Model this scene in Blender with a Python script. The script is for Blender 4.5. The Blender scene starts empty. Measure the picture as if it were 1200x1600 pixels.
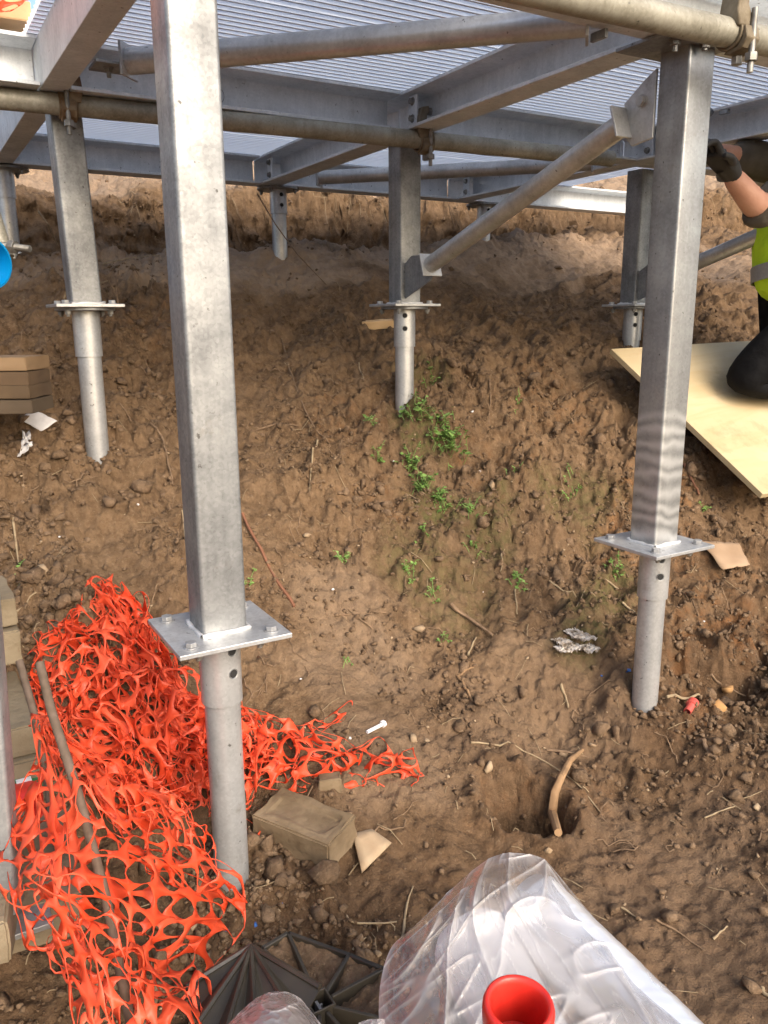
import bpy, bmesh, math, random
import numpy as np
from mathutils import Vector, Matrix
PI = math.pi
C = bpy.context.scene.collection
S = bpy.context.scene
# ------------------------------------------------------------------ camera, sky, sun, exposure
FPX = 1276.0                                   # focal length in pixels of a 1200x1600 frame
PITCH, ROLL, YAW = math.radians(13.34), math.radians(-0.345), math.radians(59.73)
B_ = np.array([[1, 0, 0], [0, 0, -1], [0, 1, 0]], float)
P_ = np.array([[1, 0, 0], [0, math.cos(PITCH), -math.sin(PITCH)], [0, math.sin(PITCH), math.cos(PITCH)]])
Q_ = np.array([[math.cos(ROLL), -math.sin(ROLL), 0], [math.sin(ROLL), math.cos(ROLL), 0], [0, 0, 1]])
G_ = np.array([[math.sin(YAW), math.cos(YAW), 0], [-math.cos(YAW), math.sin(YAW), 0], [0, 0, 1]])
MC = Q_ @ P_ @ B_ @ G_.T                       # grid axes -> camera (x right, y down, z forward)
cam = bpy.data.cameras.new('camera')
cam.sensor_fit = 'VERTICAL'; cam.sensor_height = 36.0; cam.lens = 36.0 * FPX / 1600.0
cam.clip_start = 0.02; cam.clip_end = 500
camo = bpy.data.objects.new('camera', cam); C.objects.link(camo)
rows = [MC[0], -MC[1], -MC[2]]
camo.matrix_world = Matrix(((rows[0][0], rows[1][0], rows[2][0], 0), (rows[0][1], rows[1][1], rows[2][1], 0),
                            (rows[0][2], rows[1][2], rows[2][2], 0), (0, 0, 0, 1)))
S.camera = camo
SUN_EL, SUN_AZ = math.radians(31), math.radians(176)   # azimuth: clockwise from +Y towards +X
W = bpy.data.worlds.new('World'); S.world = W; W.use_nodes = True
nt = W.node_tree; nt.nodes.clear()
sky = nt.nodes.new('ShaderNodeTexSky'); sky.sky_type = 'NISHITA'; sky.sun_disc = False
sky.sun_elevation = SUN_EL; sky.sun_rotation = SUN_AZ; sky.air_density = 1.0; sky.dust_density = 4.0; sky.ozone_density = 0.6
bg = nt.nodes.new('ShaderNodeBackground'); bg.inputs[1].default_value = 0.15
wo = nt.nodes.new('ShaderNodeOutputWorld')
nt.links.new(sky.outputs[0], bg.inputs[0]); nt.links.new(bg.outputs[0], wo.inputs[0])
sl = bpy.data.lights.new('sun', 'SUN'); sl.energy = 1.15; sl.angle = math.radians(34); sl.color = (1, 0.95, 0.87)
so = bpy.data.objects.new('sun', sl); C.objects.link(so)
sd = Vector((math.sin(SUN_AZ) * math.cos(SUN_EL), math.cos(SUN_AZ) * math.cos(SUN_EL), math.sin(SUN_EL)))
so.rotation_euler = sd.to_track_quat('Z', 'Y').to_euler()
S.view_settings.view_transform = 'Standard'; S.view_settings.look = 'None'
S.view_settings.exposure = 1.02; S.view_settings.gamma = 1; S.view_settings.use_curve_mapping = False
S.cycles.max_bounces = 8; S.cycles.transparent_max_bounces = 16; S.cycles.diffuse_bounces = 4

def ray(x, y): return MC.T @ np.array([(x - 600) / FPX, (y - 800) / FPX, 1.0])
def onz(x, y, z): d = ray(x, y); return d * z / d[2]
def atd(x, y, d): return ray(x, y) * d          # point seen at pixel x, y at forward depth d
R = random.Random(7)

# ------------------------------------------------------------------ noise
rs = np.random.RandomState(11)
PERM = rs.permutation(512)
def hsh(ix, iy, k=0): return PERM[(PERM[(ix + k * 37) & 511] + iy) & 511]
GA = rs.rand(512) * 2 * PI
GX, GY = np.cos(GA), np.sin(GA)
RND = rs.rand(512)
def perlin(x, y, k=0):
    x = np.asarray(x, float); y = np.asarray(y, float)
    xi = np.floor(x).astype(int); yi = np.floor(y).astype(int); xf = x - xi; yf = y - yi
    u = xf ** 3 * (xf * (xf * 6 - 15) + 10); v = yf ** 3 * (yf * (yf * 6 - 15) + 10)
    def g(a, b): h = hsh(xi + a, yi + b, k); return GX[h] * (xf - a) + GY[h] * (yf - b)
    return ((g(0, 0) * (1 - u) + g(1, 0) * u) * (1 - v) + (g(0, 1) * (1 - u) + g(1, 1) * u) * v) * 1.5
def fbm(x, y, o=4, k=0, p=.5):
    a, s, t = 1.0, 1.0, 0
    for i in range(o): t = t + a * perlin(x * s + i * 17.3, y * s - i * 9.1, k + i); a *= p; s *= 2.03
    return t
def clods(x, y, s, k=0, dens=1.0):
    """rounded lumps of irregular size, height in units of s"""
    wx = x + s * .3 * perlin(x / s * 1.7, y / s * 1.7, k + 5); wy = y + s * .3 * perlin(x / s * 1.7 + 40, y / s * 1.7, k + 6)
    X = wx / s; Y = wy / s; xi = np.floor(X).astype(int); yi = np.floor(Y).astype(int); out = np.zeros_like(X)
    for a in (-1, 0, 1):
        for b in (-1, 0, 1):
            h = hsh(xi + a, yi + b, k); px = xi + a + RND[h]; py = yi + b + RND[(h * 7 + 3) & 511]
            r = (.18 + .42 * RND[(h * 13 + 5) & 511] ** 1.3) * (RND[(h * 5 + 9) & 511] < dens)
            out = np.maximum(out, np.sqrt(np.maximum(0, r * r - (X - px) ** 2 - (Y - py) ** 2)) )
    return out
def sstep(a, b, x): t = np.clip((x - a) / (b - a), 0, 1); return t * t * (3 - 2 * t)

# ------------------------------------------------------------------ terrain height
CP = np.array([(0, 0, -1.13), (.6, -.3, -1.13), (1.5, 0, -1.1), (3, 0, -1.0), (0, .6, -1.06), (.6, .6, -1.08), (1.2, .6, -1.05), (2.2, .6, -.93),
  (.406, 1.246, -.962), (1.0, 1.2, -.985), (1.442, 1.239, -.925), (2.2, 1.3, -.72), (-.6, 1.2, -1.0), (-.2, 1.3, -.93),
  (.435, 2.28, -.37), (1.411, 2.28, -.30), (.93, 2.28, -.36), (2.433, 2.28, -.12), (3.4, 2.2, .0), (-.5, 2.3, -.35), (.4, 1.75, -.71), (1.0, 1.75, -.72),
  (1.5, 1.75, -.64), (2.0, 1.75, -.45), (-.3, 1.8, -.68), (.4, 2.95, .06), (1.4, 2.95, .09), (2.4, 2.95, .17), (3.4, 3.0, .28), (-.5, 3, .06),
  (.407, 3.33, .22), (1.418, 3.33, .275), (2.465, 3.33, .36), (3.6, 3.3, .42), (-.5, 3.4, .25), (.4, 4.2, .50), (1.4, 4.2, .45), (2.4, 4.2, .46), (3.6, 4.2, .5),
  (.4, 5.2, .82), (2, 5.2, .84), (4, 5.2, 1.0), (-1.5, 0, -1.13), (-1.5, 3, -.05), (-1.5, 5, .7), (5, 0, -.9), (5.5, 3, .4), (5.5, 5, 1.15), (2, -1.5, -1.12), (-1, -1.5, -1.15)])
def tps(r2): return .5 * r2 * np.log(r2 + 1e-9)
n_ = len(CP); d2 = ((CP[:, None, :2] - CP[None, :, :2]) ** 2).sum(2)
K = np.zeros((n_ + 3, n_ + 3)); K[:n_, :n_] = tps(d2) + 2e-3 * np.eye(n_)
K[:n_, n_:] = np.c_[np.ones(n_), CP[:, :2]]; K[n_:, :n_] = K[:n_, n_:].T
WT = np.linalg.solve(K, np.r_[CP[:, 2], 0, 0, 0])
def base_h(x, y):
    x = np.asarray(x, float); y = np.asarray(y, float)
    xc = np.clip(x, -1.8, 5.8); yc = np.clip(y, -1.8, 5.4)
    z = WT[n_] + WT[n_ + 1] * xc + WT[n_ + 2] * yc
    for (a, b, _), w in zip(CP, WT[:n_]): z = z + w * tps((xc - a) ** 2 + (yc - b) ** 2)
    z = z + .02 * np.clip(y - 5.4, 0, 16)
    yb = 3.50 + .07 * perlin(x * 2.2, x * 0 + 3) + .04 * perlin(x * 7, x * 0 + 9)
    st = .13 + .08 * sstep(.75, 1.05, x)
    z = z + st * sstep(yb, yb + .15, y + .06 * perlin(x * 9, y * 9, 3) + .03 * perlin(x * 26, y * 26, 4)) - .05 * np.exp(-((y - yb + .02) / .05) ** 2)
    return z
def pit(x, y, cx, cy, rx, ry, dp, ang=0):
    ca, sa = math.cos(ang), math.sin(ang); dx, dy = x - cx, y - cy
    q = ((dx * ca + dy * sa) / rx) ** 2 + ((-dx * sa + dy * ca) / ry) ** 2
    q = np.sqrt(q) + .28 * perlin(x * 9, y * 9, 21) + .12 * perlin(x * 30, y * 30, 22)
    return -dp * (1 - sstep(.15, 1.12, q)) + .018 * np.exp(-((q - 1.25) / .25) ** 2)
# rough areas (x, y, roughness) seen in the photograph as pixels; filled once the base is known
RMASK = None
def hit_base(px, py, f):
    d = ray(px, py); t = np.linspace(.5, 9, 1500); P = d[None, :] * t[:, None]
    h = f(P[:, 0], P[:, 1]); u = np.nonzero(P[:, 2] < h)[0]
    return P[u[0]] if len(u) else P[-1]
RP = [(60, 620, 1.0), (200, 560, .9), (60, 480, .7), (220, 620, 1.0), (60, 760, 1.0), (200, 800, .8), (60, 850, 1.0), (160, 880, .55), (230, 900, .5), (100, 960, 1.2), (180, 700, .8),
      (180, 840, .25), (210, 740, .7), (400, 600, .45), (450, 480, .6), (420, 700, .4), (470, 620, .6), (420, 850, .22), (440, 950, .2), (500, 1050, .15), (520, 760, .9), (560, 700, .95), (560, 560, .9), (540, 850, .7),
      (500, 430, .3), (350, 430, .15), (900, 400, .25), (760, 400, .2), (1150, 420, .35), (640, 420, .2), (700, 520, .6), (800, 560, .75), (860, 640, .8), (740, 600, .9), (900, 720, .8), (800, 780, .95), (700, 760, .9), (900, 850, .8), (760, 860, .9), (650, 860, .8),
      (600, 960, .5), (700, 980, .55), (800, 960, .5), (900, 950, .5), (840, 1060, .35), (650, 1080, .3), (560, 1130, .2), (700, 1170, .3), (960, 1150, .3), (940, 1040, .5), (1130, 940, .65), (1150, 1020, .5), (1100, 820, .9), (1150, 860, .8), (1120, 1100, 1.2), (1160, 1150, 1.1), (1180, 1060, .9),
      (1100, 1250, .2), (1000, 1300, .12), (1100, 1400, .1), (1150, 1520, .1), (950, 1400, .15), (700, 1350, .2), (600, 1400, .35), (460, 1400, .7), (440, 1340, .8), (540, 1300, .3), (640, 1250, .15), (500, 1480, .5), (300, 1400, .5), (150, 1580, .12),
      (600, 340, .8), (900, 360, .8), (450, 360, .9), (300, 300, .35), (100, 310, .35), (200, 380, .9), (1150, 370, .7), (800, 350, .8), (1150, 480, .7), (1180, 560, .7)]
RX = []
for a, b, c in RP:
    p = hit_base(a, b, base_h); RX.append((p[0], p[1], c))
RX = np.array(RX)
def rough(x, y):
    num = 0; den = 0
    for a, b, c in RX:
        w = 1 / (((x - a) ** 2 + (y - b) ** 2) + .002) ** 1.5; num = num + w * c; den = den + w
    return num / den
HOLE = hit_base(818, 1262, base_h); HOLE2 = hit_base(1112, 1072, base_h); HOLE3 = hit_base(228, 452, base_h); HOLE4 = hit_base(600, 455, base_h)
HOLE5 = hit_base(925, 440, base_h); HOLE6 = hit_base(1000 + 130, 468, base_h); HOLE7 = hit_base(665, 610, base_h); HOLE8 = hit_base(580, 640, base_h); HOLE9 = hit_base(960, 1390, base_h)
PILES = [(.406, 1.246), (1.442, 1.239), (.435, 2.28), (1.411, 2.28), (2.433, 2.28), (1.418, 3.33), (2.465, 3.33), (.407, 3.33)]
def terrain(x, y, fine=True):
    x = np.asarray(x, float); y = np.asarray(y, float)
    z = base_h(x, y); r = rough(x, y)
    z = z + .05 * fbm(x * 1.6, y * 1.6, 2, 30) * sstep(.0, 1.6, y) + .034 * fbm(x * 5, y * 5, 3, 33) * (.15 + r) - .10 * np.maximum(0, perlin(x * 6.3, y * 8.1, 95) - .28) * np.clip(r - .25, 0, 1)
    z = z + pit(x, y, HOLE[0], HOLE[1], .085, .072, .19, -1.0) + pit(x, y, HOLE2[0], HOLE2[1], .13, .07, .10, -.7)
    z = z + pit(x, y, HOLE3[0], HOLE3[1], .05, .045, .10) + pit(x, y, HOLE4[0], HOLE4[1], .10, .05, .08) + pit(x, y, HOLE5[0], HOLE5[1], .13, .05, .07) + pit(x, y, HOLE6[0], HOLE6[1], .10, .06, .09)
    z = z + pit(x, y, HOLE7[0], HOLE7[1], .09, .05, .06) + pit(x, y, HOLE8[0], HOLE8[1], .06, .04, .05)
    for a, b in PILES:
        q = np.sqrt((x - a) ** 2 + (y - b) ** 2) + .02 * perlin(x * 18, y * 18, 8); z = z + .02 * np.exp(-((q - .065) / .03) ** 2) * (y > 0)
    if fine:
        rr = np.clip(r + .35 * fbm(x * 4.2, y * 4.2, 2, 44), 0.03, 1.3)
        z = z + rr * (.030 * fbm(x * 14, y * 14, 3, 36) + .40 * .085 * clods(x, y, .085, 1, .45) + .42 * .042 * clods(x, y, .042, 2, .6) + .5 * .022 * clods(x, y, .022, 3, .75)
            + .018 * (np.abs(perlin(x * 19, y * 19, 91)) + .75 * (1 - np.abs(perlin(x * 37, y * 37, 92)) * 2) ** 2 * .6 - .35 * np.abs(perlin(x * 71, y * 71, 93)) + .22 * perlin(x * 130, y * 130, 94)))
        z = z + (.003 + .007 * np.clip(rr, 0, 1)) * fbm(x * 40, y * 40, 4, 38, .62) + .0022 * (.3 + rr) * np.abs(perlin(x * 95, y * 95, 39)) + .004 * (1 - np.abs(perlin(x * 9, y * 22, 50))) ** 6 * (1 - np.clip(rr, 0, 1))
        z = z + np.clip(rr * 1.2, .15, 1) * .35 * .0125 * clods(x, y, .0125, 6, .6)
    return z
def hit(px, py, up=0.0):
    d = ray(px, py); t = np.linspace(.5, 9, 1200); P = d[None, :] * t[:, None]
    u = np.nonzero(P[:, 2] < terrain(P[:, 0], P[:, 1]))[0]
    k = u[0] if len(u) else -1; t = np.linspace(t[max(k - 1, 0)], t[k], 30); P = d[None, :] * t[:, None]
    u = np.nonzero(P[:, 2] < terrain(P[:, 0], P[:, 1]))[0]; p = P[u[0] if len(u) else -1].copy()
    p[2] += up; return Vector(p)

# ------------------------------------------------------------------ materials
def mat(name, base=(.5, .5, .5), rough=.6, metal=0.0, vary=None, scale=8.0, bump=0.0, bscale=40.0, rvar=0.0, spec=None, detail=6):
    m = bpy.data.materials.new(name); m.use_nodes = True; n = m.node_tree; b = n.nodes['Principled BSDF']
    b.inputs['Base Color'].default_value = (*base, 1); b.inputs['Roughness'].default_value = rough; b.inputs['Metallic'].default_value = metal
    if spec is not None: b.inputs['Specular IOR Level'].default_value = spec
    tc = n.nodes.new('ShaderNodeTexCoord')
    if vary:
        nz = n.nodes.new('ShaderNodeTexNoise'); nz.inputs['Scale'].default_value = scale; nz.inputs['Detail'].default_value = detail
        n.links.new(tc.outputs['Object'], nz.inputs['Vector'])
        cr = n.nodes.new('ShaderNodeValToRGB'); cr.color_ramp.elements[0].position = .32; cr.color_ramp.elements[1].position = .68
        cr.color_ramp.elements[0].color = (*base, 1); cr.color_ramp.elements[1].color = (*vary, 1)
        n.links.new(nz.outputs[0], cr.inputs[0]); n.links.new(cr.outputs[0], b.inputs['Base Color'])
        if rvar:
            mr = n.nodes.new('ShaderNodeMapRange'); mr.inputs[1].default_value = .3; mr.inputs[2].default_value = .7
            mr.inputs[3].default_value = rough - rvar; mr.inputs[4].default_value = rough + rvar
            n.links.new(nz.outputs[0], mr.inputs[0]); n.links.new(mr.outputs[0], b.inputs['Roughness'])
    if bump:
        nb = n.nodes.new('ShaderNodeTexNoise'); nb.inputs['Scale'].default_value = bscale; nb.inputs['Detail'].default_value = 5
        n.links.new(tc.outputs['Object'], nb.inputs['Vector'])
        bp = n.nodes.new('ShaderNodeBump'); bp.inputs['Strength'].default_value = 1; bp.inputs['Distance'].default_value = bump
        n.links.new(nb.outputs[0], bp.inputs['Height']); n.links.new(bp.outputs[0], b.inputs['Normal'])
    return m
def galv(name, lo, hi, rough=.42, metal=.75, dirt=(.19, .15, .10), dirt_amt=.4, bands=None):
    m = bpy.data.materials.new(name); m.use_nodes = True; n = m.node_tree; L = n.links; b = n.nodes['Principled BSDF']
    tc = n.nodes.new('ShaderNodeTexCoord')
    vo = n.nodes.new('ShaderNodeTexVoronoi'); vo.inputs['Scale'].default_value = 210; L.new(tc.outputs['Object'], vo.inputs['Vector'])
    n1 = n.nodes.new('ShaderNodeTexNoise'); n1.inputs['Scale'].default_value = 11; n1.inputs['Detail'].default_value = 7; n1.inputs['Roughness'].default_value = .65; L.new(tc.outputs['Object'], n1.inputs['Vector'])
    mp = n.nodes.new('ShaderNodeMapping'); mp.inputs['Scale'].default_value = (60, 60, 3); L.new(tc.outputs['Object'], mp.inputs[0])
    n2 = n.nodes.new('ShaderNodeTexNoise'); n2.inputs['Scale'].default_value = 1; n2.inputs['Detail'].default_value = 4; L.new(mp.outputs[0], n2.inputs['Vector'])
    a = n.nodes.new('ShaderNodeMath'); a.operation = 'MULTIPLY_ADD'; L.new(vo.outputs['Color'], a.inputs[0]); a.inputs[1].default_value = .16; a.use_clamp = False; L.new(n1.outputs[0], a.inputs[2])
    a2 = n.nodes.new('ShaderNodeMath'); a2.operation = 'MULTIPLY_ADD'; L.new(n2.outputs[0], a2.inputs[0]); a2.inputs[1].default_value = .35; L.new(a.outputs[0], a2.inputs[2])
    cr = n.nodes.new('ShaderNodeValToRGB'); cr.color_ramp.elements[0].position = .55; cr.color_ramp.elements[1].position = 1.0
    cr.color_ramp.elements[0].color = (*lo, 1); cr.color_ramp.elements[1].color = (*hi, 1); L.new(a2.outputs[0], cr.inputs[0])
    # drips, scuffs
    n3 = n.nodes.new('ShaderNodeTexNoise'); n3.inputs['Scale'].default_value = 16; n3.inputs['Detail'].default_value = 8; n3.inputs['Roughness'].default_value = .7; L.new(tc.outputs['Object'], n3.inputs['Vector'])
    r3 = n.nodes.new('ShaderNodeMapRange'); r3.inputs[1].default_value = .60; r3.inputs[2].default_value = .74; r3.inputs[4].default_value = dirt_amt; L.new(n3.outputs[0], r3.inputs[0])
    mx = n.nodes.new('ShaderNodeMixRGB'); L.new(r3.outputs[0], mx.inputs[0]); L.new(cr.outputs[0], mx.inputs[1]); mx.inputs[2].default_value = (*dirt, 1)
    col = mx.outputs[0]; rr = None
    # fine black pits
    n4 = n.nodes.new('ShaderNodeTexNoise'); n4.inputs['Scale'].default_value = 90; n4.inputs['Detail'].default_value = 3; L.new(tc.outputs['Object'], n4.inputs['Vector'])
    r4 = n.nodes.new('ShaderNodeMapRange'); r4.inputs[1].default_value = .69; r4.inputs[2].default_value = .75; r4.inputs[4].default_value = .8; L.new(n4.outputs[0], r4.inputs[0])
    m4 = n.nodes.new('ShaderNodeMixRGB'); L.new(r4.outputs[0], m4.inputs[0]); L.new(col, m4.inputs[1]); m4.inputs[2].default_value = (.05, .045, .04, 1); col = m4.outputs[0]
    rg = n.nodes.new('ShaderNodeMapRange'); rg.inputs[1].default_value = .5; rg.inputs[2].default_value = 1.1; rg.inputs[3].default_value = rough + .12; rg.inputs[4].default_value = rough - .08; L.new(a2.outputs[0], rg.inputs[0])
    rr = rg.outputs[0]
    if bands:                                    # wiped, slanting swipes on the lower end of a post
        sx = n.nodes.new('ShaderNodeSeparateXYZ'); L.new(tc.outputs['Object'], sx.inputs[0])
        wv = n.nodes.new('ShaderNodeTexWave'); wv.wave_type = 'BANDS'; wv.bands_direction = 'Z'; wv.inputs['Scale'].default_value = 9.5; wv.inputs['Distortion'].default_value = 6.0; wv.inputs['Detail'].default_value = 2; wv.inputs['Detail Scale'].default_value = 1.2
        mp2 = n.nodes.new('ShaderNodeMapping'); mp2.inputs['Rotation'].default_value = (0.12, -.1, 0); L.new(tc.outputs['Object'], mp2.inputs[0]); L.new(mp2.outputs[0], wv.inputs[0])
        rz = n.nodes.new('ShaderNodeMapRange'); rz.inputs[1].default_value = bands[1]; rz.inputs[2].default_value = bands[1] - .04; L.new(sx.outputs[2], rz.inputs[0])
        ml = n.nodes.new('ShaderNodeMath'); ml.operation = 'MULTIPLY'; L.new(wv.outputs[0], ml.inputs[0]); L.new(rz.outputs[0], ml.inputs[1])
        ml2 = n.nodes.new('ShaderNodeMath'); ml2.operation = 'MULTIPLY'; L.new(ml.outputs[0], ml2.inputs[0]); ml2.inputs[1].default_value = .45
        m5 = n.nodes.new('ShaderNodeMixRGB'); L.new(ml2.outputs[0], m5.inputs[0]); L.new(col, m5.inputs[1]); m5.inputs[2].default_value = (.85, .86, .86, 1); col = m5.outputs[0]
    L.new(col, b.inputs['Base Color']); L.new(rr, b.inputs['Roughness']); b.inputs['Metallic'].default_value = metal
    bp = n.nodes.new('ShaderNodeBump'); bp.inputs['Distance'].default_value = .0008; bp.inputs['Strength'].default_value = .5; L.new(n3.outputs[0], bp.inputs['Height']); L.new(bp.outputs[0], b.inputs['Normal'])
    return m
M = {}
M['galv'] = galv('galvanised_steel', (.16, .165, .17), (.36, .37, .375), .42, .5)
M['galv_band'] = galv('galvanised_steel_wiped', (.22, .22, .22), (.38, .39, .39), .38, .65, bands=(-.5, -.18))
M['galv_beam'] = galv('galvanised_beam', (.52, .55, .57), (.76, .78, .80), .5, .2, dirt=(.22, .19, .15), dirt_amt=.35)
M['galv_shiny'] = galv('galvanised_tube', (.38, .385, .39), (.62, .63, .635), .33, .55, dirt=(.17, .12, .07), dirt_amt=.5)
M['zinc_weld'] = mat('zinc_weld', (.75, .75, .74), .45, .4, (.6, .6, .6), 60, .0008, 150)
M['scaffold'] = galv('old_scaffold_tube', (.21, .195, .15), (.42, .40, .33), .5, .25, dirt=(.12, .09, .05), dirt_amt=.6)
M['bolt'] = mat('dull_bolt', (.16, .15, .13), .5, .6, (.32, .31, .29), 60)
M['bolt_grey'] = mat('zinc_bolt', (.36, .36, .36), .45, .7, (.5, .5, .5), 60)
M['rust'] = mat('rusty_clamp', (.14, .075, .035), .75, .3, (.28, .22, .14), 45, .0012, 120)
M['rebar'] = mat('rusty_bar', (.10, .07, .045), .8, .2, (.17, .12, .09), 50, .001, 200)
M['deck'] = mat('translucent_deck', (.70, .74, .80), .42, .25, (.84, .87, .91), 5, .0, 40, .06)
def deck_light_through():
    m = M['deck']; n = m.node_tree; b = n.nodes['Principled BSDF']; tl = n.nodes.new('ShaderNodeBsdfTranslucent'); tl.inputs[0].default_value = (.72, .76, .81, 1)
    mx = n.nodes.new('ShaderNodeMixShader'); mx.inputs[0].default_value = .80; n.links.new(b.outputs[0], mx.inputs[1]); n.links.new(tl.outputs[0], mx.inputs[2]); n.links.new(mx.outputs[0], n.nodes['Material Output'].inputs[0])
deck_light_through()  # panels let light through, added to brighten the bank and beams below
M['deck_rib'] = mat('aluminium_rib', (.70, .72, .75), .5, .1, (.78, .80, .83), 5)
M['hole'] = mat('opening_shade', (.02, .02, .02), .9)  # flat dark colour for the shade inside bolt openings
M['concrete'] = mat('muddy_concrete', (.14, .105, .062), .9, 0, (.25, .20, .13), 9, .003, 70)
M['brick'] = mat('muddy_brick', (.13, .088, .046), .9, 0, (.26, .19, .115), 14, .003, 60)
M['timber'] = mat('sawn_timber', (.22, .14, .075), .8, 0, (.33, .22, .125), 18, .001, 80)
M['timber_light'] = mat('new_timber', (.55, .36, .18), .8, 0, (.70, .48, .26), 12, .001, 80)
M['paper'] = mat('white_paper', (.78, .76, .76), .8, 0, (.68, .66, .66), 40, .001, 60)
M['wood'] = mat('twig_bark', (.13, .08, .045), .85, 0, (.26, .17, .10), 60, .001, 200)
M['straw'] = mat('dry_straw', (.23, .165, .095), .8, 0, (.36, .275, .165), 60)
M['root'] = mat('peeled_root', (.33, .20, .10), .75, 0, (.20, .12, .06), 25, .001, 120)
M['rustrod'] = mat('red_brown_rod', (.24, .10, .05), .7, 0, (.16, .07, .04), 30, .0006, 150)
M['blackplastic'] = mat('muddy_black_plastic', (.012, .012, .012), .34, 0, (.06, .05, .036), 9, .0008, 60, .1)
M['bluecap'] = mat('blue_plastic', (.0, .22, .55), .35, 0, (.0, .26, .60), 9)
M['bluebit'] = mat('blue_crumb', (.03, .12, .42), .6, 0, (.06, .16, .45), 40)
M['card'] = mat('muddy_cardboard', (.26, .17, .10), .85, 0, (.36, .25, .16), 12, .001, 60)
M['slab'] = mat('stone_shard', (.36, .25, .15), .9, 0, (.45, .34, .22), 20, .001, 100)
M['foil'] = mat('crumpled_wrapper', (.62, .58, .54), .45, .1, (.20, .15, .10), 60, .002, 90)
M['green'] = mat('weed_leaf', (.12, .23, .045), .55, 0, (.24, .38, .10), 30)
M['moss'] = mat('moss', (.08, .13, .03), .9, 0, (.14, .20, .05), 30)
M['skin'] = mat('skin', (.62, .34, .24), .5, 0, (.54, .28, .19), 25, .0008, 120)
M['sleeve'] = mat('brown_grey_cloth', (.085, .073, .055), .95, 0, (.12, .105, .08), 30, .012, 22)
M['trouser'] = mat('black_cloth', (.007, .007, .008), .95, 0, (.013, .013, .014), 20, .010, 18, 0, .1)
M['glove'] = mat('black_glove', (.02, .02, .02), .6, 0, (.035, .035, .035), 60)
M['hair'] = mat('dark_hair', (.04, .025, .015), .8)
M['hivis'] = mat('fluorescent_yellow_cloth', (.56, .85, .02), .8, 0, (.48, .78, .02), 9, .012, 20)
M['reflect'] = mat('grey_reflective_tape', (.36, .36, .36), .5, .2, (.30, .30, .30), 100)
M['green_label'] = mat('green_plastic', (.02, .16, .06), .4)
def ply():
    m = mat('plywood_face', (.47, .37, .21), .6, 0, (.60, .49, .31), 5, .0, 40); n = m.node_tree
    tc = n.nodes.new('ShaderNodeTexCoord'); mp = n.nodes.new('ShaderNodeMapping'); mp.inputs['Scale'].default_value = (2, 14, 2); n.links.new(tc.outputs['Object'], mp.inputs[0])
    nz = n.nodes.new('ShaderNodeTexNoise'); nz.inputs['Scale'].default_value = 1.6; nz.inputs['Detail'].default_value = 8; nz.inputs['Distortion'].default_value = 1.2; n.links.new(mp.outputs[0], nz.inputs['Vector'])
    b = n.nodes['Principled BSDF']; src = b.inputs['Base Color'].links[0].from_socket
    r = n.nodes.new('ShaderNodeMapRange'); r.inputs[1].default_value = .45; r.inputs[2].default_value = .7; r.inputs[4].default_value = .45; n.links.new(nz.outputs[0], r.inputs[0])
    mx = n.nodes.new('ShaderNodeMixRGB'); n.links.new(r.outputs[0], mx.inputs[0]); n.links.new(src, mx.inputs[1]); mx.inputs[2].default_value = (.48, .34, .17, 1)
    n2 = n.nodes.new('ShaderNodeTexNoise'); n2.inputs['Scale'].default_value = 6; n2.inputs['Detail'].default_value = 9; n2.inputs['Roughness'].default_value = .72; n.links.new(tc.outputs['Object'], n2.inputs['Vector'])
    r2 = n.nodes.new('ShaderNodeMapRange'); r2.inputs[1].default_value = .53; r2.inputs[2].default_value = .72; r2.inputs[4].default_value = .65; n.links.new(n2.outputs[0], r2.inputs[0])
    m2 = n.nodes.new('ShaderNodeMixRGB'); n.links.new(r2.outputs[0], m2.inputs[0]); n.links.new(mx.outputs[0], m2.inputs[1]); m2.inputs[2].default_value = (.26, .18, .10, 1)
    n.links.new(m2.outputs[0], b.inputs['Base Color']); return m
M['ply'] = ply()
def plastic_net():
    m = bpy.data.materials.new('orange_net_plastic'); m.use_nodes = True; n = m.node_tree; L = n.links; b = n.nodes['Principled BSDF']
    b.inputs['Roughness'].default_value = .45
    tc = n.nodes.new('ShaderNodeTexCoord'); nz = n.nodes.new('ShaderNodeTexNoise'); nz.inputs['Scale'].default_value = 14; L.new(tc.outputs['Object'], nz.inputs['Vector'])
    cr = n.nodes.new('ShaderNodeValToRGB'); cr.color_ramp.elements[0].position = .35; cr.color_ramp.elements[1].position = .7
    cr.color_ramp.elements[0].color = (.74, .075, .022, 1); cr.color_ramp.elements[1].color = (.88, .15, .065, 1)
    L.new(nz.outputs[0], cr.inputs[0]); L.new(cr.outputs[0], b.inputs['Base Color'])
    tr = n.nodes.new('ShaderNodeBsdfTranslucent'); tr.inputs[0].default_value = (1.0, .12, .03, 1)
    mx = n.nodes.new('ShaderNodeMixShader'); mx.inputs[0].default_value = .3; L.new(b.outputs[0], mx.inputs[1]); L.new(tr.outputs[0], mx.inputs[2])
    L.new(mx.outputs[0], n.nodes['Material Output'].inputs[0]); return m
M['net'] = plastic_net()
def red_plastic():
    m = mat('red_pipe_plastic', (.52, .022, .014), .34, 0, (.74, .04, .025), 28, .0004, 90, .06); b = m.node_tree.nodes['Principled BSDF']
    b.inputs['Subsurface Weight'].default_value = .3; b.inputs['Subsurface Radius'].default_value = (.02, .003, .002); b.inputs['Subsurface Scale'].default_value = .3
    return m
M['red'] = red_plastic()
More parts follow.
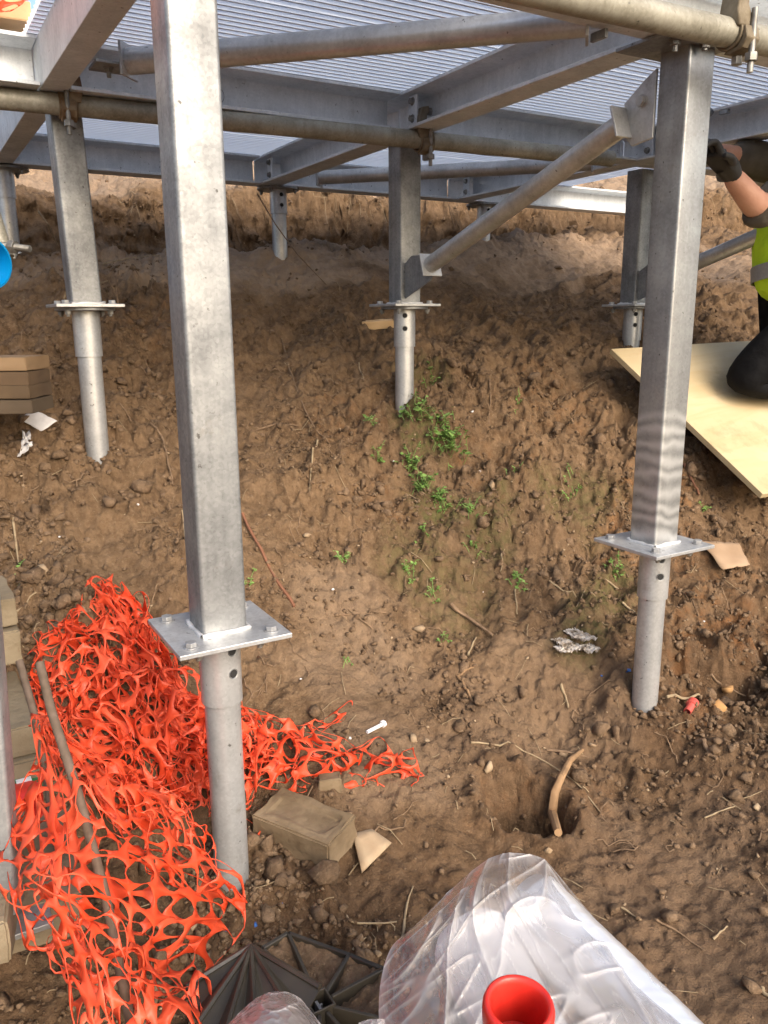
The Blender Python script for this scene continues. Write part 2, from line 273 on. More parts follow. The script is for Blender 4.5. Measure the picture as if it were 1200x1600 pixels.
def film(name, alpha, tint, rgh):
    """clear poly film: mostly see-through, glossy, frosted where it is creased"""
    m = bpy.data.materials.new(name); m.use_nodes = True; n = m.node_tree; L = n.links; b = n.nodes['Principled BSDF']
    b.inputs['Base Color'].default_value = (*tint, 1); b.inputs['Roughness'].default_value = .5
    tp = n.nodes.new('ShaderNodeBsdfTransparent'); tl = n.nodes.new('ShaderNodeBsdfTranslucent'); tl.inputs[0].default_value = (*tint, 1)
    gl = n.nodes.new('ShaderNodeBsdfGlossy'); gl.inputs['Roughness'].default_value = rgh; gl.inputs[0].default_value = (1, 1, 1, 1)
    at = n.nodes.new('ShaderNodeAttribute'); at.attribute_name = 'crease'
    tc = n.nodes.new('ShaderNodeTexCoord'); nz = n.nodes.new('ShaderNodeTexNoise'); nz.inputs['Scale'].default_value = 9; nz.inputs['Detail'].default_value = 3; L.new(tc.outputs['Object'], nz.inputs['Vector'])
    a0 = n.nodes.new('ShaderNodeMapRange'); a0.inputs[1].default_value = .35; a0.inputs[2].default_value = .65; a0.inputs[3].default_value = alpha - .10; a0.inputs[4].default_value = alpha + .10; L.new(nz.outputs[0], a0.inputs[0])
    a1 = n.nodes.new('ShaderNodeMath'); a1.operation = 'MULTIPLY_ADD'; a1.use_clamp = True; L.new(at.outputs['Fac'], a1.inputs[0]); a1.inputs[1].default_value = .45; L.new(a0.outputs[0], a1.inputs[2])
    m1 = n.nodes.new('ShaderNodeMixShader'); m1.inputs[0].default_value = .4; L.new(b.outputs[0], m1.inputs[1]); L.new(tl.outputs[0], m1.inputs[2])
    m2 = n.nodes.new('ShaderNodeMixShader'); L.new(a1.outputs[0], m2.inputs[0]); L.new(tp.outputs[0], m2.inputs[1]); L.new(m1.outputs[0], m2.inputs[2])
    fr = n.nodes.new('ShaderNodeFresnel'); fr.inputs[0].default_value = 1.5; fa_ = n.nodes.new('ShaderNodeMath'); fa_.operation = 'MULTIPLY_ADD'; fa_.use_clamp = True; L.new(fr.outputs[0], fa_.inputs[0]); fa_.inputs[1].default_value = .95; fa_.inputs[2].default_value = .0
    m3 = n.nodes.new('ShaderNodeMixShader'); L.new(fa_.outputs[0], m3.inputs[0]); L.new(m2.outputs[0], m3.inputs[1]); L.new(gl.outputs[0], m3.inputs[2])
    mp = n.nodes.new('ShaderNodeMapping'); mp.inputs['Rotation'].default_value = (0, 0, .5); mp.inputs['Scale'].default_value = (55, 22, 30); L.new(tc.outputs['Object'], mp.inputs[0])
    nb = n.nodes.new('ShaderNodeTexNoise'); nb.inputs['Scale'].default_value = 1; nb.inputs['Detail'].default_value = 3; nb.inputs['Distortion'].default_value = 1.0; L.new(mp.outputs[0], nb.inputs['Vector'])
    bp = n.nodes.new('ShaderNodeBump'); bp.inputs['Distance'].default_value = .003; bp.inputs['Strength'].default_value = .6; L.new(nb.outputs[0], bp.inputs['Height'])
    for x in (b, gl, fr): L.new(bp.outputs[0], x.inputs['Normal'])
    L.new(m3.outputs[0], n.nodes['Material Output'].inputs[0]); return m
M['film'] = film('clear_wrapping_film', .30, (.86, .84, .84), .17)
M['film_bag'] = film('milky_plastic_bag', .55, (.82, .77, .76), .2)
def roll_mat():
    m = mat('silver_insulation_foil', (.80, .81, .84), .3, .6, (.92, .92, .94), 12, 0, 10, .06); n = m.node_tree; L = n.links; b = n.nodes['Principled BSDF']
    tc = n.nodes.new('ShaderNodeTexCoord'); mp = n.nodes.new('ShaderNodeMapping'); mp.inputs['Scale'].default_value = (60, 60, 150); L.new(tc.outputs['Object'], mp.inputs[0])
    vo = n.nodes.new('ShaderNodeTexNoise'); vo.inputs['Scale'].default_value = .8; vo.inputs['Detail'].default_value = 5; L.new(mp.outputs[0], vo.inputs['Vector'])
    bp = n.nodes.new('ShaderNodeBump'); bp.inputs['Distance'].default_value = .0012; bp.inputs['Strength'].default_value = .7; L.new(vo.outputs[0], bp.inputs['Height']); L.new(bp.outputs[0], b.inputs['Normal'])
    return m
M['roll'] = roll_mat()
M['roll2'] = mat('pale_foam_roll', (.70, .66, .66), .42, .0, (.82, .80, .80), 7, .003, 30)
def soil(name, attr=True):
    m = bpy.data.materials.new(name); m.use_nodes = True; n = m.node_tree; L = n.links; b = n.nodes['Principled BSDF']
    tc = n.nodes.new('ShaderNodeTexCoord')
    def noise(s, d=6, r=.6):
        x = n.nodes.new('ShaderNodeTexNoise'); x.inputs['Scale'].default_value = s; x.inputs['Detail'].default_value = d; x.inputs['Roughness'].default_value = r; L.new(tc.outputs['Object'], x.inputs['Vector']); return x.outputs[0]
    def mr(v, a, b2, c, d):
        x = n.nodes.new('ShaderNodeMapRange'); x.inputs[1].default_value = a; x.inputs[2].default_value = b2; x.inputs[3].default_value = c; x.inputs[4].default_value = d; L.new(v, x.inputs[0]); return x.outputs[0]
    def mix(f, a, c, mode='MIX'):
        x = n.nodes.new('ShaderNodeMixRGB'); x.blend_type = mode
        if isinstance(f, float): x.inputs[0].default_value = f
        else: L.new(f, x.inputs[0])
        for i, v in ((1, a), (2, c)):
            if isinstance(v, tuple): x.inputs[i].default_value = (*v, 1)
            else: L.new(v, x.inputs[i])
        return x.outputs[0]
    c = mix(mr(noise(5), .35, .65, 0, 1), (.108, .064, .033), (.178, .110, .059))
    c = mix(mr(noise(38, 5, .7), .4, .68, 0, .8), c, (.27, .175, .10))
    c = mix(mr(noise(21, 6, .7), .55, .72, 0, .8), c, (.040, .024, .013))
    c = mix(mr(noise(150, 3), .6, .75, 0, .5), c, (.38, .28, .175))
    if attr:
        at = n.nodes.new('ShaderNodeAttribute'); at.attribute_name = 'tint'; sp = n.nodes.new('ShaderNodeSeparateColor'); L.new(at.outputs['Color'], sp.inputs[0])
        c = mix(sp.outputs[0], c, mix(mr(noise(25), .35, .7, 0, 1), (.34, .24, .16), (.48, .35, .24)))       # dry trodden soil, also paled to imitate brighter light at the back
        x = n.nodes.new('ShaderNodeMath'); x.operation = 'MULTIPLY'; L.new(sp.outputs[1], x.inputs[0]); L.new(mr(noise(22, 5, .7), .46, .66, 0, .8), x.inputs[1])
        c = mix(x.outputs[0], c, (.29, .135, .05))                                                                # rusty orange clay
        c = mix(at.outputs['Alpha'], c, mix(1.0, c, (.66, .62, .60), 'MULTIPLY'))                                        # moist foreground soil, darkened further to offset direct skylight
        c = mix(sp.outputs[2], c, mix(mr(noise(45), .4, .6, 0, 1), (.105, .105, .035), (.14, .09, .045)))           # mossy film
    L.new(c, b.inputs['Base Color'])
    b.inputs['Roughness'].default_value = .92; b.inputs['Specular IOR Level'].default_value = .25
    a = n.nodes.new('ShaderNodeMath'); a.operation = 'MULTIPLY_ADD'; L.new(noise(260, 4, .7), a.inputs[0]); a.inputs[1].default_value = .35; L.new(noise(90, 6, .7), a.inputs[2])
    bp = n.nodes.new('ShaderNodeBump'); bp.inputs['Distance'].default_value = .009; bp.inputs['Strength'].default_value = 1.0; L.new(a.outputs[0], bp.inputs['Height']); L.new(bp.outputs[0], b.inputs['Normal'])
    return m
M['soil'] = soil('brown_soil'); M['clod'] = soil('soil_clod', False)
M['clod'].node_tree.nodes['Principled BSDF'].inputs['Roughness'].default_value = .95
def pale(m):
    n = m.node_tree; b = n.nodes['Principled BSDF']; src = b.inputs['Base Color'].links[0].from_socket; h = n.nodes.new('ShaderNodeHueSaturation'); h.inputs['Value'].default_value = 1.15; h.inputs['Saturation'].default_value = .92
    n.links.new(src, h.inputs['Color']); n.links.new(h.outputs[0], b.inputs['Base Color'])
pale(M['clod'])
M['stone'] = mat('pale_stone', (.25, .17, .10), .9, 0, (.40, .30, .19), 20, .003, 60)
M['orangestone'] = mat('orange_clay_lump', (.34, .17, .06), .9, 0, (.44, .25, .10), 25, .003, 60)

# ------------------------------------------------------------------ mesh helpers
class MB:
    def __init__(s): s.v = []; s.f = []
    def add(s, vs, fs):
        o = len(s.v); s.v += [tuple(p) for p in vs]; s.f += [tuple(i + o for i in q) for q in fs]; return s
    def box(s, lo, hi, mt=None):
        x0, y0, z0 = lo; x1, y1, z1 = hi
        vs = [Vector(p) for p in ((x0, y0, z0), (x1, y0, z0), (x1, y1, z0), (x0, y1, z0), (x0, y0, z1), (x1, y0, z1), (x1, y1, z1), (x0, y1, z1))]
        if mt is not None: vs = [mt @ v for v in vs]
        return s.add(vs, [(0, 3, 2, 1), (4, 5, 6, 7), (0, 1, 5, 4), (1, 2, 6, 5), (2, 3, 7, 6), (3, 0, 4, 7)])
    def prism(s, prof, p0, p1, up=(0, 0, 1), caps=True):
        """sweep a closed 2D profile (side, up) from p0 to p1"""
        p0 = Vector(p0); p1 = Vector(p1); d = (p1 - p0).normalized(); u = Vector(up); sd_ = d.cross(u).normalized(); u = sd_.cross(d)
        k = len(prof); vs = [p0 + sd_ * a + u * b for a, b in prof] + [p1 + sd_ * a + u * b for a, b in prof]
        fs = [(i, (i + 1) % k, k + (i + 1) % k, k + i) for i in range(k)]
        if caps: fs += [tuple(reversed(range(k))), tuple(range(k, 2 * k))]
        return s.add(vs, fs)
    def tube(s, pts, r, n=12, caps=True, r1=None):
        pts = [Vector(p) for p in pts]; m = len(pts); vs = []; rad = r if isinstance(r, (list, tuple)) else [r + ((r1 if r1 is not None else r) - r) * i / max(1, m - 1) for i in range(m)]
        prev = None
        for i, p in enumerate(pts):
            d = (pts[min(i + 1, m - 1)] - pts[max(i - 1, 0)]).normalized()
            if prev is None: a = d.orthogonal().normalized()
            else: a = (prev - d * prev.dot(d)).normalized()
            prev = a; b = d.cross(a)
            vs += [p + (a * math.cos(2 * PI * j / n) + b * math.sin(2 * PI * j / n)) * rad[i] for j in range(n)]
        fs = [(i * n + j, i * n + (j + 1) % n, (i + 1) * n + (j + 1) % n, (i + 1) * n + j) for i in range(m - 1) for j in range(n)]
        if caps: fs += [tuple(reversed(range(n))), tuple(range((m - 1) * n, m * n))]
        return s.add(vs, fs)
    def lathe(s, prof, c=(0, 0, 0), n=32, axis=(0, 0, 1), closed=False):
        c = Vector(c); ax = Vector(axis).normalized(); a = ax.orthogonal().normalized(); b = ax.cross(a); vs = []
        for r, h in prof: vs += [c + ax * h + (a * math.cos(2 * PI * j / n) + b * math.sin(2 * PI * j / n)) * r for j in range(n)]
        m = len(prof); rng = m if closed else m - 1
        fs = [(i * n + j, i * n + (j + 1) % n, ((i + 1) % m) * n + (j + 1) % n, ((i + 1) % m) * n + j) for i in range(rng) for j in range(n)]
        return s.add(vs, fs)
    def build(s, name, m, parent=None, smooth=False, bevel=0, seg=2):
        me = bpy.data.meshes.new(name); me.from_pydata(s.v, [], s.f); me.update()
        o = bpy.data.objects.new(name, me); C.objects.link(o); me.materials.append(m)
        if smooth:
            for p in me.polygons: p.use_smooth = True
            if smooth != 'all':
                try: me.set_sharp_from_angle(angle=math.radians(38))
                except Exception: pass
        if bevel:
            b = o.modifiers.new('bevel', 'BEVEL'); b.width = bevel; b.segments = seg; b.limit_method = 'ANGLE'; b.angle_limit = math.radians(40)
        if parent is not None:
            o.parent = parent; o.matrix_parent_inverse = Matrix.Translation(-Vector(parent.location))
        return o
def np_mesh(name, V, F, m, parent=None, smooth=True):
    me = bpy.data.meshes.new(name); V = np.asarray(V, np.float32); F = np.asarray(F, np.int32); k = F.shape[1]
    me.vertices.add(len(V)); me.vertices.foreach_set('co', V.ravel()); me.loops.add(F.size); me.loops.foreach_set('vertex_index', F.ravel())
    me.polygons.add(len(F)); me.polygons.foreach_set('loop_start', np.arange(0, F.size, k, dtype=np.int32)); me.polygons.foreach_set('loop_total', np.full(len(F), k, np.int32))
    if smooth: me.polygons.foreach_set('use_smooth', np.ones(len(F), bool))
    me.update(calc_edges=True); me.materials.append(m); o = bpy.data.objects.new(name, me); C.objects.link(o)
    if parent is not None: o.parent = parent; o.matrix_parent_inverse = Matrix.Translation(-Vector(parent.location))
    return o
def tag(o, label, cat, group=None):
    o['label'] = label; o['category'] = cat
    if group: o['group'] = group
    return o
def thing(name, loc, label, cat, group=None):
    o = bpy.data.objects.new(name, None); C.objects.link(o); o.location = loc; o.empty_display_size = .05; return tag(o, label, cat, group)
def hexprof(r): return [(r * math.cos(PI / 3 * i), r * math.sin(PI / 3 * i)) for i in range(6)]
def bolt(p, axis, parent, r=.010, h=.007, m=None, shank=0.0, washer=True, name='bolt'):
    """hex head with washer standing on a surface at p along axis, optional threaded end"""
    p = Vector(p); ax = Vector(axis).normalized(); mb = MB(); up = ax.orthogonal()
    w0 = .002 if washer else 0
    if washer: mb.lathe([(0, 0), (r * 1.25, 0), (r * 1.25, w0), (0, w0)], p, 16, ax)
    mb.prism(hexprof(r), p + ax * w0, p + ax * (w0 + h), up)
    if shank: mb.tube([p + ax * (w0 + h), p + ax * (w0 + h + shank)], r * .55, 10)
    return mb.build(name, m or M['bolt_grey'], parent, bevel=.0006, seg=1)
def rsq(s, r, n=4):
    """rounded square profile, side s"""
    o = []
    for cx, cy, a in ((1, 1, 0), (-1, 1, 90), (-1, -1, 180), (1, -1, 270)):
        for i in range(n + 1):
            t = math.radians(a + 90 * i / n); o.append((cx * (s / 2 - r) + r * math.cos(t), cy * (s / 2 - r) + r * math.sin(t)))
    return o

# ================================================================== GROUND
def axis_pts(segs):
    out = []
    for a, b, st in segs: out += list(np.arange(a, b - 1e-6, st))
    out.append(segs[-1][1]); return np.array(out)
def geo(a, b, s0, k=1.35):
    o = [a]; s = s0
    while o[-1] < b: o.append(o[-1] + s); s *= k
    return o
xs = axis_pts([(-1.2, -.15, .03), (-.15, 1.9, .0050), (1.9, 3.2, .0075), (3.2, 5.0, .016)])
ys = axis_pts([(-1.2, .35, .04), (.35, 1.75, .0050), (1.75, 3.75, .0065), (3.75, 5.4, .02)])
xs = np.r_[[-v for v in reversed(geo(1.2, 120, .06)[1:])], xs, geo(5.0, 120, .06)[1:]]
ys = np.r_[[-v for v in reversed(geo(1.2, 120, .06)[1:])], ys, geo(5.4, 120, .06)[1:]]
XX, YY = np.meshgrid(xs, ys); ZZ = terrain(XX.ravel(), YY.ravel()).reshape(XX.shape)
# small sideways push so lumps get overhanging, broken edges
r_ = np.clip(rough(XX.ravel(), YY.ravel()).reshape(XX.shape), 0, 1.2); near = (XX > -1.2) & (XX < 5) & (YY > -1) & (YY < 5.3)
wall = np.exp(-((np.hypot(XX - HOLE[0], YY - HOLE[1]) - .065) / .04) ** 2)
XX_ = XX + wall * .008 * fbm(YY * 30, ZZ * 34, 3, 73)
XD = XX_ + near * r_ * .009 * fbm(XX * 38, YY * 38, 2, 60); YD = YY + wall * .008 * fbm(XX * 30, ZZ * 34, 3, 76) + near * .035 * fbm(XX * 11, ZZ * 17, 3, 72) * np.exp(-((YY - 3.55) / .14) ** 2) + near * r_ * .009 * fbm(XX * 38, YY * 38, 2, 66)
nx, ny = len(xs), len(ys); idx = np.arange(nx * ny).reshape(ny, nx)
F = np.stack([idx[:-1, :-1].ravel(), idx[:-1, 1:].ravel(), idx[1:, 1:].ravel(), idx[1:, :-1].ravel()], 1)
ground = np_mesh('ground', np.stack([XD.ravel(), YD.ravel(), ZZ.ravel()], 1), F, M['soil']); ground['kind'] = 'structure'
def blob(lst):
    t = np.zeros(XX.shape)
    for px, py, rx, ry, a in lst:
        p = hit_base(px, py, base_h); q = np.sqrt(((XX - p[0]) / rx) ** 2 + ((YY - p[1]) / ry) ** 2) + .5 * fbm(XX * 5, YY * 5, 2, 70)
        t = np.maximum(t, a * (1 - sstep(.5, 1.15, q)))
    return t
dry = np.maximum(blob([(350, 415, .9, .26, .8), (700, 400, .9, .22, .75), (900, 400, .6, .25, .6), (1150, 410, .8, .25, .5)]), .75 * sstep(3.62, 3.8, YY))  # pale dry ledge and bank top, back brightness painted in as well
dry = np.maximum(dry, blob([(560, 1000, .25, .2, .3), (1100, 1420, .4, .3, .22), (640, 1180, .2, .15, .25), (860, 1120, .3, .2, .2)]))
rust = blob([(1125, 990, .16, .14, 1), (1080, 1130, .12, .1, .8), (1020, 790, .2, .14, .7), (760, 720, .18, .14, .45), (850, 1240, .22, .12, .35), (1100, 900, .2, .15, .6), (620, 790, .15, .1, .4), (870, 640, .2, .2, .4), (250, 520, .2, .2, .4), (530, 660, .2, .15, .35)])
moss = blob([(680, 800, .10, .12, .8), (660, 690, .09, .12, .8), (760, 830, .12, .09, .6), (900, 770, .14, .1, .5), (650, 880, .12, .12, .45), (950, 940, .14, .1, .6), (930, 1010, .12, .08, .6), (660, 600, .1, .1, .5), (700, 930, .16, .12, .35)])
damp_shade = np.clip((1 - sstep(1.15, 1.75, YY + .25 * fbm(XX * 2.2, YY * 2.2, 3, 74))) * (.85 + .3 * fbm(XX * 6, YY * 6, 3, 75)), 0, 1)  # moist soil plus a painted darkening where open sky falls on the front
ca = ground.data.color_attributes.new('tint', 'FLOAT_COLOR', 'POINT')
ca.data.foreach_set('color', np.stack([dry.ravel(), rust.ravel(), moss.ravel(), damp_shade.ravel()], 1).astype(np.float32).ravel())

# loose clods: nobody could count them
def ico(sub=1):
    bm = bmesh.new(); bmesh.ops.create_icosphere(bm, subdivisions=sub, radius=1); bm.verts.ensure_lookup_table()
    V = np.array([v.co[:] for v in bm.verts]); Fc = np.array([[v.index for v in f.verts] for f in bm.faces]); bm.free(); return V, Fc
IV, IF = ico(2)
def hull(seed, flat=.75, n=20):
    """angular broken clod: hull of random points, broken up by a little noise"""
    q = np.random.RandomState(seed + 500); P = q.randn(n, 3); P /= np.linalg.norm(P, axis=1)[:, None]; P *= (.72 + .38 * q.rand(n))[:, None] * np.array([1, .65 + .4 * q.rand(), flat])
    bm = bmesh.new(); [bm.verts.new(p) for p in P]; r = bmesh.ops.convex_hull(bm, input=bm.verts[:]); bmesh.ops.delete(bm, geom=[g for g in r['geom_interior'] if isinstance(g, bmesh.types.BMVert)], context='VERTS')
    bmesh.ops.triangulate(bm, faces=bm.faces[:]); bm.verts.ensure_lookup_table(); bm.verts.index_update()
    V = np.array([v.co[:] for v in bm.verts]); Fc = np.array([[v.index for v in f.verts] for f in bm.faces]); bm.free(); return V, Fc
HULLS = [hull(i, .6 + .3 * (i % 3) / 2, 9 + i // 2) for i in range(14)]
def scatter(name, count, rmin, rmax, seed, m, power=2.2, thr=.35):
    q = np.random.RandomState(seed); Vs = []; Fs = []; o = 0; got = 0
    cand = q.rand(count * 14, 2); px = cand[:, 0] * 1300 - 50; py = 280 + cand[:, 1] ** .85 * 1350
    d = np.array([ray(a, b) for a, b in zip(px, py)])
    # walk all rays together down to the base terrain
    t = np.full(len(d), .6); done = np.zeros(len(d), bool)
    for _ in range(110):
        P = d * t[:, None]; h = base_h(P[:, 0], P[:, 1]); done |= P[:, 2] < h; t = np.where(done, t, t + np.maximum(.03, .5 * (P[:, 2] - h)))
    P = d * t[:, None]; r = rough(P[:, 0], P[:, 1]); cl = fbm(P[:, 0] * 3.3, P[:, 1] * 3.3, 2, 77)
    keep = done & (q.rand(len(d)) < np.clip(r + .5 * cl - thr + .15, .02, 1)) & (P[:, 1] < 4.6); P = P[keep][:count]
    z = terrain(P[:, 0], P[:, 1])
    for i in range(len(P)):
        s = rmin + (rmax - rmin) * q.rand() ** power; a = q.rand() * 2 * PI; b = q.rand() * 2 * PI; hv, hf = HULLS[q.randint(14)]; V = hv * s
        if b > PI: V = V[:, [2, 0, 1]]
        ca_, sa_ = math.cos(a), math.sin(a); W_ = np.stack([V[:, 0] * ca_ - V[:, 1] * sa_, V[:, 0] * sa_ + V[:, 1] * ca_, V[:, 2]], 1)
        Vs.append(W_ + np.array([P[i, 0], P[i, 1], z[i] + s * .25])); Fs.append(hf + o); o += len(V)
    ob = np_mesh(name, np.concatenate(Vs), np.concatenate(Fs), m, None, False); ob['kind'] = 'stuff'; return ob
tag(scatter('soil_clods', 17000, .0022, .0115, 5, M['clod'], 2.4), 'small brown crumbs and clods of loose soil all over the slope', 'soil clods')
tag(scatter('soil_lumps', 700, .009, .024, 9, M['clod'], 2.4, .55), 'bigger rounded lumps of dug soil lying on the rough parts of the slope', 'soil lumps')
tag(scatter('soil_chunks', 190, .018, .036, 19, M['clod'], 2.0, .95), 'fist sized broken chunks of soil in the roughest parts of the slope', 'soil chunks')
def collars(seed):
    q = np.random.RandomState(seed); Vs = []; Fs = []; o = 0
    for (a, b) in PILES:
        for i in range(70):
            th = q.rand() * 2 * PI; r = .036 + .05 * q.rand() ** 1.6; x, y = a + r * math.cos(th), b + r * math.sin(th); s_ = .003 + .010 * q.rand() ** 2; hv, hf = HULLS[q.randint(14)]; c, sn = math.cos(th * 7), math.sin(th * 7); V = hv * s_
            Vs.append(np.stack([V[:, 0] * c - V[:, 1] * sn, V[:, 0] * sn + V[:, 1] * c, V[:, 2]], 1) + np.array([x, y, float(terrain(x, y)) + s_ * .4])); Fs.append(hf + o); o += len(V)
    ob = np_mesh('loose_spoil', np.concatenate(Vs), np.concatenate(Fs), M['clod'], None, False); ob['kind'] = 'stuff'; return tag(ob, 'loose spoil gathered round the feet of the piles', 'spoil')
collars(33)
tag(scatter('pebbles', 500, .002, .006, 15, M['stone'], 1.5, .1), 'tiny pale pebbles sprinkled over the bare earth', 'pebbles')
def straws(count, seed):
    q = np.random.RandomState(seed); mb = MB()
    for i in range(count):
        if i % 3 == 0: px, py = q.rand() * 1200, 285 + q.rand() * 60
        else: px, py = q.rand() * 1200, 380 + q.rand() ** .8 * 1200
        p = hit_base(px, py, base_h); z = float(terrain(p[0], p[1])); a = q.rand() * PI; l = .006 + .03 * q.rand() ** 2
        e = Vector((math.cos(a) * l, math.sin(a) * l, 0)); c = Vector((p[0], p[1], z + .004)); z1 = float(terrain(c.x + e.x, c.y + e.y)) + .004; z2 = float(terrain(c.x - e.x, c.y - e.y)) + .004
        mb.tube([Vector((c.x - e.x, c.y - e.y, z2)), c + Vector((q.randn() * .002, q.randn() * .002, .002)), Vector((c.x + e.x, c.y + e.y, z1))], .0005 + .0006 * q.rand(), 4, False)
    o = mb.build('straw_litter', M['straw']); o['kind'] = 'stuff'
    return tag(o, 'short dry straws and wood splinters littering the bare soil', 'straw litter')
straws(300, 3)
def fibres(count, seed):
    q = np.random.RandomState(seed); mb = MB()
    for i in range(count):
        px, py = q.rand() * 1200, 440 + q.rand() ** 1.3 * 900; p = hit_base(px, py, base_h); a = q.rand() * 2 * PI; n = 7; st = .005 + .009 * q.rand(); X = []; Y = []; x, y = p[0], p[1]
        for k in range(n): X.append(x); Y.append(y); a += q.randn() * .55; x += math.cos(a) * st; y += math.sin(a) * st
        z = terrain(np.array(X), np.array(Y)); mb.tube([Vector((X[k], Y[k], float(z[k]) + .002 + .004 * abs(math.sin(k * 1.3 + i)))) for k in range(n)], .0009 + .0008 * q.rand(), 4, False)
    o = mb.build('root_fibres', M['wood']); o['kind'] = 'stuff'; return tag(o, 'thin brown root fibres torn out of the dug slope', 'root fibres')
fibres(260, 8)

# ================================================================== STEEL FRAME
ZS, ZT = .52, .625                    # underside and top of the beams
FW, TW, TF = .084, .006, .009         # flange width, web and flange thickness
def channel(name, p0, p1, side, label, fw=FW, marks=None, group='galvanised channel beams under the deck'):
    """channel section beam from p0 to p1 at its lip line, web at the back; side = direction from the lip to the web"""
    p0 = Vector((*p0, 0)); p1 = Vector((*p1, 0)); d = (p1 - p0).normalized(); sv = Vector((*side, 0)); h = ZT - ZS; r = .006
    t = thing(name, ((p0.x + p1.x) / 2, (p0.y + p1.y) / 2, ZS), label, 'steel beam', group)
    # profile in (distance from lip, height)
    pf = [(0, 0), (fw, 0), (fw, h), (0, h), (0, h - TF), (fw - TW - r, h - TF - .002), (fw - TW - r * .3, h - TF - .002 - r * .3), (fw - TW, h - TF - .002 - r), (fw - TW, TF + .002 + r), (fw - TW - r * .3, TF + .002 + r * .3), (fw - TW - r, TF + .002), (0, TF)]
    mb = MB(); k = len(pf); vs = [p + sv * a + Vector((0, 0, ZS + b)) for p in (p0, p1) for a, b in pf]
    mb.add(vs, [(i, (i + 1) % k, k + (i + 1) % k, k + i) for i in range(k)] + [tuple(reversed(range(k))), tuple(range(k, 2 * k))])
    b = mb.build('channel', M['galv_beam'], t, smooth=True, bevel=.0012, seg=1)
    bm = bmesh.new(); bm.from_mesh(b.data); bmesh.ops.recalc_face_normals(bm, faces=bm.faces); bm.to_mesh(b.data); bm.free()
    return t
XL = [.358, 1.323, 2.267, 3.235]; YL = [1.165, 2.147, 3.205]
bm_x0 = channel('channel_beam', (.418, 1.0), (.418, 2.234), (-1, 0), 'wide channel beam running up out of the top left corner beside the outrigger stub', .060)
channel('channel_beam', (.418, 2.240), (.418, 3.30), (-1, 0), 'tan underside of channel beam at the left edge behind the left scaffold clamp', .060)
channel('channel_beam', (-.55, YL[1]), (.355, YL[1]), (0, 1), 'short grey channel stub at the top left carrying the timber stack')
b40 = channel('channel_beam', (.421, YL[1]), (1.318, YL[1]), (0, 1), 'grey channel beam chalk marked 40 behind the tall front post')
channel('channel_beam', (1.410, YL[1]), (2.262, YL[1]), (0, 1), 'channel beam crossing between the middle post and the clamp at the far right post')
channel('channel_beam', (2.354, YL[1]), (3.6, YL[1]), (0, 1), 'channel beam above the gloved hand at the right edge')
channel('channel_beam', (XL[1], 1.252), (XL[1], 2.29), (1, 0), 'channel beam rising from the middle post towards the right front post')
channel('channel_beam', (XL[1], 2.296), (XL[1], YL[2] - .004), (1, 0), 'channel beam from the short back pile to the middle post')
channel('channel_beam', (XL[2], 1.252), (XL[2], 2.29), (1, 0), 'channel beam right of the banded post over the worker')
channel('channel_beam', (XL[2], 2.296), (XL[2], YL[2] - .004), (1, 0), 'channel beam with rising underside behind the long diagonal brace')
channel('channel_beam', (.20, YL[2]), (1.318, YL[2]), (0, 1), 'far left channel beam low over the straw covered bank')
channel('channel_beam', (1.324, YL[2]), (2.262, YL[2]), (0, 1), 'far middle channel beam over the bank between the two short piles')
channel('channel_beam', (2.268, YL[2]), (3.9, YL[2]), (0, 1), 'far right channel beam over the bank behind the diagonal brace')
channel('channel_beam', (.421, YL[0]), (3.3, YL[0]), (0, 1), 'brown bottomed front channel beam cut by the top edge above the bolted cap plate')
# chalk numbers 4 0 on the web of the marked beam
def strokes(mb, pts, o, sc, y, r=.0007):
    mb.tube([Vector((o[0] + a * sc, y, o[1] + b * sc)) for a, b in pts], r, 5)
fm = MB(); yw = YL[1] + FW - TW - .0008; ox = .742; oz = .552
strokes(fm, [(0.35, 1), (0, .3), (.25, .22), (.75, .25), (.9, .3)], (ox, oz), .034, yw)
strokes(fm, [(0.35, 1), (.52, .95), (.45, .6), (.42, .3), (.5, -.15), (.66, -.12), (.6, .3)], (ox, oz), .034, yw)
strokes(fm, [(.5 + .28 * math.sin(2 * PI * i / 14), .5 + .45 * math.cos(2 * PI * i / 14)) for i in range(15)], (ox + .052, oz), .034, yw)
fm.build('number_marking', mat('scribed_mark', (.16, .16, .17), .7), b40)
# cleats with bolts at junctions seen in the photograph
def cleat(x, y, parent, dz=(.03, .075), gap=.0):
    mb = MB(); mb.box((x, y - .045, ZS + .012), (x + .006, y - .001, ZT - .014)); mb.build('cleat', M['galv_beam'], parent, bevel=.001)
    for z in dz: bolt((x, y - .024, ZS + z), (-1, 0, 0), parent, .009, .008, M['bolt'])

